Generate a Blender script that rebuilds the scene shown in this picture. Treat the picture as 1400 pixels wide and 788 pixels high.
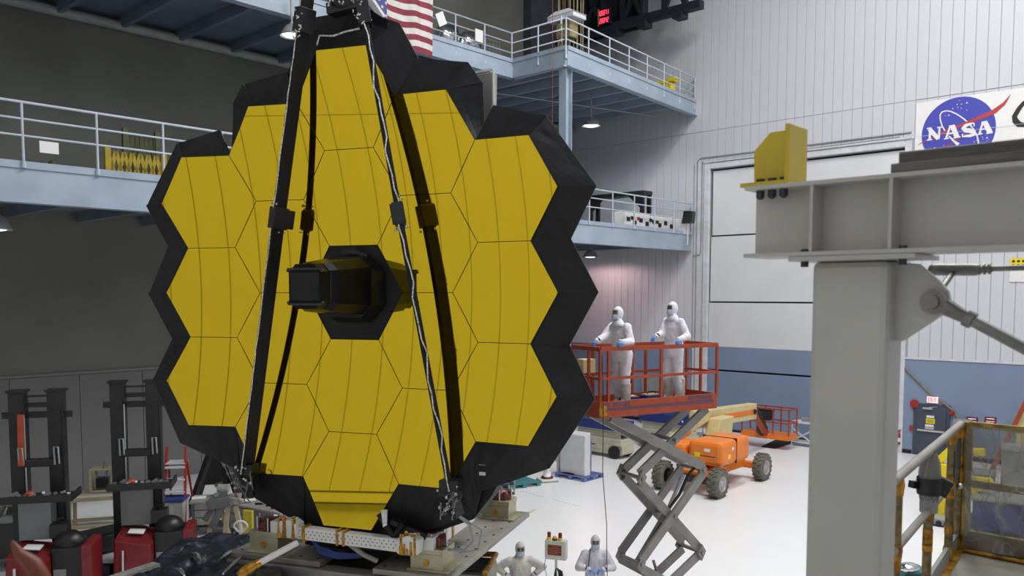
import bpy, bmesh, math, random
from mathutils import Vector, Matrix, noise
for o in list(bpy.data.objects): bpy.data.objects.remove(o)
S = bpy.context.scene
COL = S.collection
PI = math.pi
# ------------------------------------------------------------------ camera
CAMZ = 6.4; FPX = 1135.0; PITCH = math.radians(4.0); CYP = 402 + FPX*math.tan(PITCH)
cd = bpy.data.cameras.new('camera'); cam = bpy.data.objects.new('camera', cd); COL.objects.link(cam)
cam.location = (0, 0, CAMZ); cam.rotation_euler = (PI/2 - PITCH, 0, 0)
cd.sensor_width = 36; cd.lens = 36*FPX/1400; cd.shift_y = (CYP-394)/1400
cd.clip_end = 200; cd.clip_start = 0.05
cd.dof.use_dof = True; cd.dof.focus_distance = 13.0; cd.dof.aperture_fstop = 2.8
S.camera = cam
S.cycles.diffuse_bounces = 7; S.cycles.max_bounces = 12; S.cycles.glossy_bounces = 5
# ------------------------------------------------------------------ colour management, world
S.view_settings.view_transform = 'Standard'; S.view_settings.look = 'None'
S.view_settings.gamma = 1; S.view_settings.exposure = 0.0; S.view_settings.use_curve_mapping = False
w = bpy.data.worlds.new('world'); S.world = w; w.use_nodes = True
w.node_tree.nodes['Background'].inputs[0].default_value = (0.75, 0.82, 1, 1)
w.node_tree.nodes['Background'].inputs[1].default_value = 0.02
# ------------------------------------------------------------------ room frame: u along the door wall, v into the depth
U = Vector((.7341, -.6790, 0)); V = Vector((.6790, .7341, 0))
RZ = math.atan2(U.y, U.x)
ROOM = Matrix.Rotation(RZ, 4, 'Z'); RINV = ROOM.inverted()
def rm(u, v, z): return ROOM @ Vector((u, v, z))
def ray(px, py):
    c, s = math.cos(PITCH), math.sin(PITCH)
    a = (px-700)/FPX; b = (CYP-py)/FPX
    return Vector((a, c+b*s, -s+b*c))
CO = Vector((0, 0, CAMZ))
def hitpl(px, py, n, d):
    r = ray(px, py); return CO + r*((d-n.dot(CO))/n.dot(r))
def at_z(px, py, z): return hitpl(px, py, Vector((0, 0, 1)), z)
def at_y(px, py, y): return hitpl(px, py, Vector((0, 1, 0)), y)
def at_u(px, py, u): return hitpl(px, py, U, u)
def at_v(px, py, v): return hitpl(px, py, V, v)
def rc(p): return RINV @ p
# ------------------------------------------------------------------ lights
def area(name, loc, size, size_y, power, col=(1, .97, .93), rot=(0, 0, RZ)):
    l = bpy.data.lights.new(name, 'AREA'); l.shape = 'RECTANGLE'; l.size = size; l.size_y = size_y; l.energy = power; l.color = col
    o = bpy.data.objects.new(name, l); COL.objects.link(o); o.location = loc; o.rotation_euler = rot; return o
CEIL = 26.0
area("ceiling_light_main", rm(-9.0, 21.5, CEIL-.5), 2.2, 10, 2900, (1, .98, .96))
area("ceiling_light_side", rm(-1.5, 21.5, CEIL-.5), 8, 10, 1900, (.97, .98, 1))
area("added_alcove_fill", rm(-1.0, 11, CEIL-.5), 7, 9, 2100, (.95, .97, 1))  # unseen fill light, added to brighten the alcove under the platforms
# ------------------------------------------------------------------ materials
MATS = {}
def mat(name, col, rough=.6, metal=0., var=.06, scale=3., bump=0., bscale=40., spec=.5, emit=None, estr=0., stretch=None, trans=0., coat=0., dark=None):
    if name in MATS: return MATS[name]
    m = bpy.data.materials.new(name); m.use_nodes = True; nt = m.node_tree; b = nt.nodes['Principled BSDF']
    b.inputs['Roughness'].default_value = rough; b.inputs['Metallic'].default_value = metal
    b.inputs['Specular IOR Level'].default_value = spec
    if coat: b.inputs['Coat Weight'].default_value = coat
    if trans: b.inputs['Transmission Weight'].default_value = trans
    tc = nt.nodes.new('ShaderNodeTexCoord'); mp = nt.nodes.new('ShaderNodeMapping')
    nt.links.new(tc.outputs['Object'], mp.inputs[0])
    if stretch: mp.inputs['Scale'].default_value = stretch
    n = nt.nodes.new('ShaderNodeTexNoise'); n.inputs['Scale'].default_value = scale; n.inputs['Detail'].default_value = 4
    nt.links.new(mp.outputs[0], n.inputs[0])
    cr = nt.nodes.new('ShaderNodeValToRGB')
    d = dark or tuple(max(0, c*(1-2*var)) for c in col); h = tuple(min(1, c*(1+var)) for c in col)
    cr.color_ramp.elements[0].color = (*d, 1); cr.color_ramp.elements[1].color = (*h, 1)
    cr.color_ramp.elements[0].position = .3; cr.color_ramp.elements[1].position = .65
    nt.links.new(n.outputs['Fac'], cr.inputs[0]); nt.links.new(cr.outputs[0], b.inputs['Base Color'])
    if bump:
        n2 = nt.nodes.new('ShaderNodeTexNoise'); n2.inputs['Scale'].default_value = bscale; n2.inputs['Detail'].default_value = 3
        nt.links.new(mp.outputs[0], n2.inputs[0])
        bp = nt.nodes.new('ShaderNodeBump'); bp.inputs['Strength'].default_value = bump; bp.inputs['Distance'].default_value = .02
        nt.links.new(n2.outputs['Fac'], bp.inputs['Height']); nt.links.new(bp.outputs[0], b.inputs['Normal'])
    if emit:
        b.inputs['Emission Color'].default_value = (*emit, 1); b.inputs['Emission Strength'].default_value = estr
    MATS[name] = m; return m
M = {}
M['floor'] = mat('floor_epoxy', (.80, .80, .79), .28, var=.015, scale=.6, bump=.01, bscale=2)
M['siding'] = mat('white_siding', (.60, .61, .645), .45, var=.03, scale=.5, stretch=(1, 1, .3))
M['joint'] = mat('siding_joint', (.34, .35, .38), .8)
M['blue'] = mat('blue_wall_paint', (.205, .268, .385), .5, var=.04, scale=.4)
M['conc'] = mat('grey_green_concrete', (.150, .152, .125), .8, var=.10, scale=.35)
M['conc2'] = mat('grey_wall_panel', (.175, .175, .165), .7, var=.06, scale=.4)
M['filter'] = mat('filter_panel', (.70, .70, .70), .6, var=.01)
M['plinth'] = mat('filter_wall_base', (.62, .63, .63), .6)
M['ceil'] = mat('ceiling_panel', (.30, .31, .33), .9)
M['door'] = mat('door_panel_white', (.66, .67, .68), .5, var=.03, scale=.6)
M['trim'] = mat('trim_white', (.62, .63, .66), .45)
M['dark'] = mat('dark_gap', (.012, .012, .014), .8)
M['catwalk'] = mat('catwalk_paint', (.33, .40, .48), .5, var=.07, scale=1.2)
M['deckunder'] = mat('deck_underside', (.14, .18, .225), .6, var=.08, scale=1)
M['rail'] = mat('rail_paint', (.48, .53, .60), .4, var=.05)
M['pipe'] = mat('pipe_grey', (.30, .31, .29), .5)
M['gold'] = mat('gold_coating', (.80, .565, .026), .012, 1.0, var=.004, scale=2)
M['bmli'] = mat('black_blanket', (.0105, .0105, .011), .46, var=.3, scale=2.5, bump=.22, bscale=6, spec=.3)
M['bgloss'] = mat('black_gloss_film', (.007, .007, .007), .30, var=.2, bump=.10, bscale=9, spec=.28)
M['bbox'] = mat('black_box_film', (.006, .006, .006), .3, var=.2, spec=.12)
M['strut'] = mat('black_strut', (.010, .010, .010), .5, var=.2, bump=.2, bscale=12, spec=.3)
M['blackm'] = mat('black_metal', (.013, .013, .014), .4, var=.2)
M['silver'] = mat('silver_metal', (.62, .62, .64), .3, .8, var=.06)
M['foilwire'] = mat('silver_cable_foil', (.75, .73, .69), .3, .5, var=.35, scale=40)
M['wire'] = mat('wire_white', (.68, .67, .64), .5)
M['amber'] = mat('amber_tape', (.42, .20, .012), .22, .35, var=.35, scale=14, bump=.3, bscale=30)
M['plate'] = mat('plate_olive_grey', (.30, .285, .24), .45, .35, var=.12, scale=4)
M['brass'] = mat('pale_brass_block', (.42, .39, .26), .35, .55, var=.12, scale=5)
M['redbrown'] = mat('red_brown_clamp', (.11, .018, .012), .4, var=.2)
M['whiteperf'] = mat('white_beam', (.66, .65, .62), .5, var=.04)
M['colpaint'] = mat('cream_grey_paint', (.44, .43, .385), .38, var=.035, scale=2)
M['stain'] = mat('dark_grey_rail', (.105, .10, .09), .55, var=.28, scale=6, stretch=(.4, 6, 6))
M['yellow'] = mat('yellow_paint', (.56, .42, .012), .4, var=.05)
M['yellow2'] = mat('bright_yellow_paint', (.80, .62, .01), .4, var=.05)
M['bolt'] = mat('dark_bolt', (.05, .05, .05), .4, .6)
M['steelr'] = mat('grey_steel_rod', (.20, .195, .18), .4, .6, var=.15, scale=12)
M['orange'] = mat('orange_paint', (.78, .20, .02), .35, var=.04)
M['redor'] = mat('red_orange_paint', (.36, .056, .016), .42, var=.09, scale=6)
M['purple'] = mat('purple_decal', (.10, .06, .12), .5)
M['cream'] = mat('cream_paint', (.62, .52, .25), .45, var=.06)
M['liftgrey'] = mat('scissor_grey', (.235, .225, .205), .45, .25, var=.08, scale=4)
M['bluelift'] = mat('blue_paint', (.022, .042, .20), .4, var=.06)
M['creamlift'] = mat('cream_lift', (.50, .48, .36), .45, var=.06)
M['tyre'] = mat('tyre_rubber', (.13, .12, .09), .8, var=.15, scale=8)
M['tyreb'] = mat('black_rubber', (.015, .015, .016), .7)
M['hubg'] = mat('hub_grey', (.40, .40, .40), .4, .4)
M['pallet'] = mat('pallet_blue', (.13, .17, .40), .6, var=.1)
M['teal'] = mat('pallet_teal', (.05, .20, .22), .6, var=.1)
M['wrap'] = mat('white_wrap', (.62, .62, .63), .4, var=.05, bump=.1, bscale=6)
M['suit'] = mat('white_coverall', (.74, .72, .76), .75, var=.03, scale=8, bump=.25, bscale=14)
M['suitg'] = mat('grey_coverall', (.62, .58, .53), .75, var=.04, scale=8, bump=.25, bscale=14)
M['boot'] = mat('beige_boot', (.50, .46, .40), .75, var=.05, bump=.3, bscale=14)
M['glove'] = mat('blue_glove', (.12, .26, .62), .5)
M['mask'] = mat('blue_mask', (.50, .60, .72), .7)
M['skin'] = mat('skin', (.42, .25, .17), .5)
M['skin2'] = mat('skin_dark', (.20, .11, .07), .5)
M['eye'] = mat('eye_dark', (.02, .015, .012), .3)
M['cuff'] = mat('dark_cuff', (.02, .022, .03), .6)
M['panelw'] = mat('control_box_cream', (.68, .66, .58), .4)
M['sign'] = mat('red_display', (.22, .045, .02), .4)
M['signtxt'] = mat('display_text', (.48, .16, .09), .5)
M['lensred'] = mat('red_lens', (.22, .004, .012), .2)
M['beacon'] = mat('amber_lens', (.75, .36, .02), .25)
M['clad'] = mat('dark_cladding', (.055, .062, .075), .6, var=.15, scale=2)
M['navy'] = mat('navy_truss', (.012, .014, .024), .55, var=.2)
M['led'] = mat('red_led', (.4, .0, .01), .4, emit=(1, .04, .08), estr=2.2)
M['white'] = mat('white_plain', (.78, .77, .75), .5, var=.02)
M['logo'] = mat('logo_blue', (.06, .065, .40), .55, var=.02)
M['logored'] = mat('logo_red', (.46, .05, .035), .55, var=.03)
M['ink'] = mat('black_ink', (.015, .015, .015), .6)
M['fred'] = mat('flag_red', (.22, .03, .05), .8, var=.1)
M['fwhite'] = mat('flag_white', (.62, .60, .56), .8, var=.05)
M['fblue'] = mat('flag_blue', (.07, .08, .25), .8, var=.1)
M['exitdoor'] = mat('slate_door', (.055, .065, .095), .45)
M['red'] = mat('red_paint', (.36, .025, .02), .4, var=.05)
M['darkred'] = mat('dark_red_sign', (.17, .012, .022), .5)
M['redtxt'] = mat('exit_red', (.75, .05, .08), .5, emit=(1, .06, .1), estr=.5)
M['exitw'] = mat('exit_white', (.85, .72, .72), .5, emit=(1, .78, .78), estr=.45)
M['lampglow'] = mat('lamp_glow', (1, 1, 1), .5, emit=(1, .98, .94), estr=5)
M['lampshade'] = mat('lamp_shade', (.32, .33, .33), .4, .3)
M['stkblack'] = mat('stacker_black', (.014, .013, .012), .4, var=.25)
M['stkred'] = mat('stacker_red', (.17, .011, .014), .4, var=.1)
M['tan'] = mat('tan_frame', (.36, .31, .19), .6, var=.1)
M['bench'] = mat('bench_grey', (.26, .27, .27), .5, var=.08)
M['benchtop'] = mat('bench_top', (.40, .39, .36), .5, var=.1, scale=8)
M['benchshade'] = mat('bench_grey_shaded', (.12, .125, .125), .5, var=.1)  # darker copy of bench grey: dim left-side light put into the colour
M['topshade'] = mat('bench_top_shaded', (.27, .26, .235), .5, var=.12, scale=8)  # darker copy of the bench top, left-side shade put into its colour
M['guardo'] = mat('dull_orange', (.14, .030, .008), .5)
M['drape'] = mat('dark_foil_drape', (.026, .029, .045), .2, .3, var=.3, scale=3, bump=.5, bscale=5)
M['foil'] = mat('silver_foil', (.7, .7, .7), .16, 1., var=.1, bump=.8, bscale=9)
M['rope'] = mat('tan_rope', (.27, .21, .10), .8, var=.15)
M['apanel'] = mat('avionics_grey', (.30, .29, .25), .5, var=.1)
M['postwrap'] = mat('amber_wrapped_post', (.21, .15, .065), .28, .25, var=.3, scale=18)
M['railpipe'] = mat('railing_pipe', (.33, .30, .26), .4, .3, var=.1)
M['film'] = None
def film_mat():
    m = bpy.data.materials.new('clear_film'); m.use_nodes = True; nt = m.node_tree; b = nt.nodes['Principled BSDF']
    out = nt.nodes['Material Output']; L = nt.links.new
    tr = nt.nodes.new('ShaderNodeBsdfTransparent'); tr.inputs[0].default_value = (.58, .57, .52, 1)
    b.inputs['Base Color'].default_value = (.40, .39, .36, 1); b.inputs['Roughness'].default_value = .15
    mx = nt.nodes.new('ShaderNodeMixShader'); tc = nt.nodes.new('ShaderNodeTexCoord')
    facs = []
    for rot, sc, st, wdt in ((.75, 2.2, (1, 1, .28), .018), (-.5, 3.1, (1, 1, .2), .012), (.25, 5.5, (1, 1, .5), .02)):
        mp = nt.nodes.new('ShaderNodeMapping'); mp.inputs['Rotation'].default_value = (rot, rot*.8, 0); mp.inputs['Scale'].default_value = st
        n = nt.nodes.new('ShaderNodeTexNoise'); n.inputs['Scale'].default_value = sc; n.inputs['Detail'].default_value = 1; n.inputs['Distortion'].default_value = .4
        a = nt.nodes.new('ShaderNodeMath'); a.operation = 'SUBTRACT'; a.inputs[1].default_value = .5
        c = nt.nodes.new('ShaderNodeMath'); c.operation = 'ABSOLUTE'
        r = nt.nodes.new('ShaderNodeMapRange'); r.inputs[1].default_value = 0; r.inputs[2].default_value = wdt; r.inputs[3].default_value = .75; r.inputs[4].default_value = .0
        L(tc.outputs['Object'], mp.inputs[0]); L(mp.outputs[0], n.inputs[0]); L(n.outputs['Fac'], a.inputs[0]); L(a.outputs[0], c.inputs[0]); L(c.outputs[0], r.inputs[0]); facs.append(r.outputs[0])
    mm = nt.nodes.new('ShaderNodeMath'); mm.operation = 'MAXIMUM'; L(facs[0], mm.inputs[0]); L(facs[1], mm.inputs[1])
    m2 = nt.nodes.new('ShaderNodeMath'); m2.operation = 'MAXIMUM'; L(mm.outputs[0], m2.inputs[0]); L(facs[2], m2.inputs[1])
    m3 = nt.nodes.new('ShaderNodeMath'); m3.operation = 'MULTIPLY_ADD'; m3.inputs[1].default_value = .5; m3.inputs[2].default_value = .38; L(m2.outputs[0], m3.inputs[0])
    L(m3.outputs[0], mx.inputs[0]); L(tr.outputs[0], mx.inputs[1]); L(b.outputs[0], mx.inputs[2]); L(mx.outputs[0], out.inputs['Surface'])
    bp = nt.nodes.new('ShaderNodeBump'); bp.inputs['Strength'].default_value = .6; bp.inputs['Distance'].default_value = .03; L(m2.outputs[0], bp.inputs['Height']); L(bp.outputs[0], b.inputs['Normal'])
    return m
M['film'] = film_mat()
# ------------------------------------------------------------------ object helpers
FR = {}
def tag(o, label=None, cat=None, group=None, kind=None):
    if label: o['label'] = label
    if cat: o['category'] = cat
    if group: o['group'] = group
    if kind: o['kind'] = kind
    return o
def thing(name, label, cat, loc=(0, 0, 0), rz=0., group=None, kind=None):
    o = bpy.data.objects.new(name, None); COL.objects.link(o); o.empty_display_size = .2
    o.location = loc; o.rotation_euler = (0, 0, rz)
    FR[o.name] = Matrix.Translation(Vector(loc)) @ Matrix.Rotation(rz, 4, 'Z')
    return tag(o, label, cat, group, kind)
class MB:
    def __init__(s, M=None): s.v = []; s.f = []; s.mi = []; s.sm = []; s.M = M; s.cur = 0
    def add(s, vs, fs, smooth=False):
        n = len(s.v)
        for p in vs: s.v.append((s.M @ Vector(p)) if s.M else Vector(p))
        for f in fs: s.f.append([i+n for i in f]); s.mi.append(s.cur); s.sm.append(smooth)
        return s
    def box(s, x0, x1, y0, y1, z0, z1):
        vs = [(x0, y0, z0), (x1, y0, z0), (x1, y1, z0), (x0, y1, z0), (x0, y0, z1), (x1, y0, z1), (x1, y1, z1), (x0, y1, z1)]
        return s.add(vs, [(0, 3, 2, 1), (4, 5, 6, 7), (0, 1, 5, 4), (1, 2, 6, 5), (2, 3, 7, 6), (3, 0, 4, 7)])
    def hexa(s, a, b):   # two quads (lists of 4 points)
        vs = list(a)+list(b)
        return s.add(vs, [(0, 3, 2, 1), (4, 5, 6, 7), (0, 1, 5, 4), (1, 2, 6, 5), (2, 3, 7, 6), (3, 0, 4, 7)])
    def beam(s, p, q, w, h, up=(0, 0, 1)):
        p = Vector(p); q = Vector(q); d = (q-p).normalized(); up = Vector(up)
        if abs(d.dot(up)) > .98: up = Vector((0, 1, 0)) if abs(d.y) < .9 else Vector((1, 0, 0))
        x = d.cross(up).normalized(); y = x.cross(d)
        c = lambda o: [o - x*w/2 - y*h/2, o + x*w/2 - y*h/2, o + x*w/2 + y*h/2, o - x*w/2 + y*h/2]
        return s.hexa(c(p), c(q))
    def cyl(s, p, q, r, r2=None, n=12, cap=True):
        p = Vector(p); q = Vector(q); r2 = r if r2 is None else r2; d = (q-p).normalized()
        up = Vector((0, 0, 1)) if abs(d.z) < .9 else Vector((1, 0, 0)); x = d.cross(up).normalized(); y = x.cross(d)
        a = [p + (x*math.cos(t)+y*math.sin(t))*r for t in [2*PI*i/n for i in range(n)]]
        b = [q + (x*math.cos(t)+y*math.sin(t))*r2 for t in [2*PI*i/n for i in range(n)]]
        s.add(a+b, [(i, i+n, (i+1) % n+n, (i+1) % n) for i in range(n)], True)
        if cap: s.add(a, [tuple(range(n))]); s.add(b, [tuple(range(n))[::-1]])
        return s
    def tube(s, pts, r, n=8, cap=True):
        pts = [Vector(p) for p in pts]; rings = []; x = None
        for i, p in enumerate(pts):
            d = (pts[min(i+1, len(pts)-1)] - pts[max(i-1, 0)]).normalized()
            if x is None:
                up = Vector((0, 0, 1)) if abs(d.z) < .9 else Vector((1, 0, 0)); x = d.cross(up).normalized()
            x = (x - d*x.dot(d)).normalized(); y = x.cross(d)
            rr = r[i] if isinstance(r, (list, tuple)) else r
            rings.append([p + (x*math.cos(2*PI*k/n)+y*math.sin(2*PI*k/n))*rr for k in range(n)])
        vs = [v for g in rings for v in g]; fs = []
        for i in range(len(pts)-1):
            for k in range(n): fs.append((i*n+k, (i+1)*n+k, (i+1)*n+(k+1) % n, i*n+(k+1) % n))
        s.add(vs, fs, True)
        if cap: s.add(rings[0], [tuple(range(n))]); s.add(rings[-1], [tuple(range(n))[::-1]])
        return s
    def prism(s, poly, off):   # poly: list of 3D points, extruded by off
        n = len(poly); off = Vector(off); a = [Vector(p) for p in poly]; b = [p+off for p in a]
        s.add(a+b, [tuple(range(n))[::-1], tuple(range(n, 2*n))] + [(i, (i+1) % n, (i+1) % n+n, i+n) for i in range(n)])
        return s
    def sph(s, c, r, n=10, m=6, axes=None):
        if not isinstance(r, (tuple, list)): r = (r, r, r)
        c = Vector(c); vs = []; fs = []
        for j in range(m+1):
            t = PI*j/m
            for i in range(n):
                p = Vector((r[0]*math.sin(t)*math.cos(2*PI*i/n), r[1]*math.sin(t)*math.sin(2*PI*i/n), r[2]*math.cos(t)))
                vs.append(c + ((axes @ p) if axes else p))
        for j in range(m):
            for i in range(n): fs.append((j*n+i, (j+1)*n+i, (j+1)*n+(i+1) % n, j*n+(i+1) % n))
        return s.add(vs, fs, True)
    def lathe(s, prof, o=(0, 0, 0), n=16, ax='Z'):   # prof: (r, z)
        vs = []; fs = []; o = Vector(o)
        for r, z in prof:
            for i in range(n):
                a, b = r*math.cos(2*PI*i/n), r*math.sin(2*PI*i/n)
                vs.append(o + Vector({'Z': (a, b, z), 'Y': (a, z, b), 'X': (z, a, b)}[ax]))
        for j in range(len(prof)-1):
            for i in range(n): fs.append((j*n+i, j*n+(i+1) % n, (j+1)*n+(i+1) % n, (j+1)*n+i))
        return s.add(vs, fs, True)
    def build(s, name, mats, parent=None, world=False, bevel=0, label=None, kind=None):
        me = bpy.data.meshes.new(name)
        vs = s.v
        loc = Vector((0, 0, 0))
        if parent is not None and world:
            P = parent; Mx = Matrix.Identity(4)
            while P is not None and P.name not in FR: P = P.parent
            if P is not None: Mx = FR[P.name].inverted()
            vs = [Mx @ p for p in vs]
        if parent is None and vs:
            xs = [p.x for p in vs]; ys = [p.y for p in vs]; zs = [p.z for p in vs]
            loc = Vector(((min(xs)+max(xs))/2, (min(ys)+max(ys))/2, min(zs))); vs = [p-loc for p in vs]
        me.from_pydata([tuple(p) for p in vs], [], s.f)
        if not isinstance(mats, (list, tuple)): mats = [mats]
        for m in mats: me.materials.append(m)
        me.polygons.foreach_set('material_index', s.mi); me.polygons.foreach_set('use_smooth', s.sm)
        bm = bmesh.new(); bm.from_mesh(me); bmesh.ops.recalc_face_normals(bm, faces=bm.faces); bm.to_mesh(me); bm.free()
        me.update()
        o = bpy.data.objects.new(name, me); COL.objects.link(o); o.location = loc
        if parent is not None: o.parent = parent
        if bevel:
            md = o.modifiers.new('bevel', 'BEVEL'); md.width = bevel; md.segments = 2; md.limit_method = 'ANGLE'
        if label: o['label'] = label
        if kind: o['kind'] = kind
        return o
def RB(): return MB(ROOM)
def kids(o): return list(o.children)
def copy_tree(o, parent=None):
    c = o.copy(); COL.objects.link(c); c.parent = parent
    for ch in kids(o): copy_tree(ch, c)
    return c
def solo(mb, name, m, label, cat, group=None, kind=None, bevel=0): return tag(mb.build(name, m, bevel=bevel), label, cat, group, kind)
random.seed(4)
# ================================================================== SETTING
VW = 35.1; UL = -28.1; UR = 3.0; VR = -3.0
b = RB(); b.box(UL-.3, UR+.3, VR-.3, VW+.4, -.2, 0)
solo(b, 'floor', M['floor'], 'glossy white epoxy clean room floor', 'floor', kind='structure')
b = RB(); b.box(UL, UR, VR, VW, CEIL, CEIL+.2)
solo(b, 'ceiling', M['ceil'], 'high grey ceiling above the hall', 'ceiling', kind='structure')
b = RB(); b.box(UR, UR+.2, VR, VW, 0, CEIL)
solo(b, 'wall_near', M['siding'], 'plain white side wall next to the viewpoint', 'wall', kind='structure')
# door wall (right) with siding boards
DU0, DU1, DZ = -19.82, -11.2, 12.19
wr = thing('wall_right', 'tall white siding wall with the roll-up door', 'wall', rm(-12, VW, 0), RZ, kind='structure')
b = RB(); b.box(UL-.2, DU0, VW, VW+.25, 0, CEIL); b.box(DU1, UR+.2, VW, VW+.25, 0, CEIL); b.box(DU0, DU1, VW, VW+.25, DZ, CEIL); b.box(DU0, DU1, VW+.35, VW+.5, 0, DZ)
b.build('backing', M['joint'], wr, world=True)
def board_mesh(name, wd, h, th, m):
    q = MB(); q.hexa([(0, 0, 0), (wd, 0, 0), (wd, 0, h), (0, 0, h)], [(.008, -th, 0), (wd-.008, -th, 0), (wd-.008, -th, h), (.008, -th, h)])
    me = bpy.data.meshes.new(name); me.from_pydata([tuple(p) for p in q.v], [], q.f); me.materials.append(m)
    bm = bmesh.new(); bm.from_mesh(me); bmesh.ops.recalc_face_normals(bm, faces=bm.faces); bm.to_mesh(me); bm.free(); return me
def piece(name, me, parent, loc, rz=0, sc=None):
    o = bpy.data.objects.new(name, me); COL.objects.link(o); o.parent = parent; o.location = loc; o.rotation_euler = (0, 0, rz)
    if sc: o.scale = sc
    return o
def room_local(T, u, v, z):  # room point in a thing's local frame
    return FR[T.name].inverted() @ rm(u, v, z)
BW = .41
m_up = board_mesh('siding_upper', BW-.012, 9.96, .03, M['siding']); m_lo = board_mesh('siding_lower', BW-.012, 10.1, .03, M['siding']); m_sh = board_mesh('siding_short', BW-.012, 1.47, .03, M['siding'])
n = 0
while UL + n*BW < -4:
    u = UL + n*BW
    piece('siding_board', m_up, wr, room_local(wr, u, VW, 13.99))
    if u+BW < -20.7 or u > -10.95: piece('siding_board', m_lo, wr, room_local(wr, u, VW, 3.86))
    elif u > -20.75: piece('siding_board', m_sh, wr, room_local(wr, u, VW, 12.5))
    n += 1
b = RB(); b.box(-4, UR, VW-.03, VW, 3.86, 23.95); b.build('siding_plain', M['siding'], wr, world=True)
b = RB(); b.box(UL, -20.68, VW-.05, VW, 0, 3.84); b.box(-11.05, UR, VW-.05, VW, 0, 3.84); b.build('blue_lower_band', M['blue'], wr, world=True, label='blue painted lower band')
b = RB(); b.box(UL, -20.68, VW-.08, VW-.05, 3.80, 3.88); b.box(-11.0, UR, VW-.08, VW-.03, 3.80, 3.88); b.build('band_rail', M['trim'], wr, world=True)
b = RB(); b.box(-20.65, -19.85, VW-.05, VW, 0, 12.5); b.build('corner_panel', M['trim'], wr, world=True)
# trim: jamb, conduits
t = thing('trim_1', 'white frame around the roll-up door', 'door frame', rm(-15, VW, 0), RZ, kind='structure')
b = RB(); b.box(-20.1, DU0, VW-.14, VW+.1, 0, DZ+.28); b.build('jamb', M['trim'], t, world=True, bevel=.02)
b = RB(); b.box(DU1, DU1+.25, VW-.14, VW+.1, 0, DZ+.28); b.build('jamb', M['trim'], t, world=True, bevel=.02)
b = RB(); b.box(DU0, DU1, VW-.14, VW+.1, DZ+.02, DZ+.28); b.build('lintel', M['trim'], t, world=True, bevel=.02)
b = RB(); b.box(-20.1, DU1+.25, VW-.2, VW-.14, DZ+.30, DZ+.36); b.build('drip_ledge', M['trim'], t, world=True)
t = thing('conduit', 'thin grey conduit running down the wall edge and over the door', 'conduit', rm(-20.5, VW, 0), RZ)
b = RB(); pts = [(-20.5, VW-.06, .05), (-20.5, VW-.06, 12.62), (-20.35, VW-.06, 12.75), (-11, VW-.06, 12.75)]
b.tube(pts, .03, 6); b.build('pipe_run', M['pipe'], t, world=True)
b = RB(); b.tube([(-20.25, VW-.07, 8.4), (-20.3, VW-.07, 8.25), (-20.62, VW-.07, 8.2)], .03, 6); b.tube([(-20.25, VW-.07, 8.4), (-20.25, VW-.07, 12.55), (-11.4, VW-.16, 12.6)], .025, 6); b.build('pipe_run', M['pipe'], t, world=True)
# roll-up door
d = thing('door_1', 'huge white roll-up door of stacked horizontal panels with blue bottom', 'door', rm(-15.5, VW, 0), RZ, kind='structure')
for k, (z0, z1, vo, m, nm) in enumerate([(9.13, DZ-.08, .06, 'door', 'door_panel'), (6.05, 9.06, .02, 'door', 'door_panel'), (3.93, 5.98, -.02, 'door', 'door_panel'), (2.86, 3.925, -.02, 'blue', 'blue_door_panel'), (.06, 2.78, -.06, 'blue', 'blue_door_panel')]):
    b = RB(); b.box(DU0+.02+.07*(2-k if k < 3 else 0)*.5, DU1-.02, VW+vo, VW+.2, z0, z1); b.build(nm, M[m], d, world=True, bevel=.012)
b = RB(); b.box(DU0, DU1, VW+.26, VW+.3, 0, DZ); b.build('gap_seal', M['dark'], d, world=True)
b = RB(); b.box(UL, -20.1, VW-.07, VW-.045, 0, .16); b.box(-19.8, -11.2, VW-.12, VW-.06, 0, .10); b.box(-11, -10.6, VW-.07, VW-.045, 0, .16); b.box(-9.3, UR, VW-.07, VW-.045, 0, .16)
solo(b, 'baseboard_right', M['dark'], 'dark rubber baseboard along the foot of the door wall', 'baseboard', kind='structure')
# left wall
wl = thing('wall_left', 'dark grey-green concrete wall behind the walkways', 'wall', rm(UL, 16, 0), RZ, kind='structure')
b = RB(); b.box(UL-.3, UL, VR, VW, 0, CEIL); b.build('concrete', M['conc'], wl, world=True)
q = MB(); q.hexa([(0, 0, 0), (0, 1.99, 0), (0, 1.99, 3.8), (0, 0, 3.8)], [(.03, .006, 0), (.03, 1.984, 0), (.03, 1.984, 3.8), (.03, .006, 3.8)])
pm = bpy.data.meshes.new('lower_panel'); pm.from_pydata([tuple(p) for p in q.v], [], q.f); pm.materials.append(M['conc2'])
bm = bmesh.new(); bm.from_mesh(pm); bmesh.ops.recalc_face_normals(bm, faces=bm.faces); bm.to_mesh(pm); bm.free()
for k in range(15): piece('wall_panel', pm, wl, room_local(wl, UL, 4+2*k, .02))
b = RB(); b.box(UL, UL+.05, 4, VW, 3.84, 3.92); b.build('ledge', M['conc2'], wl, world=True)
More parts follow.
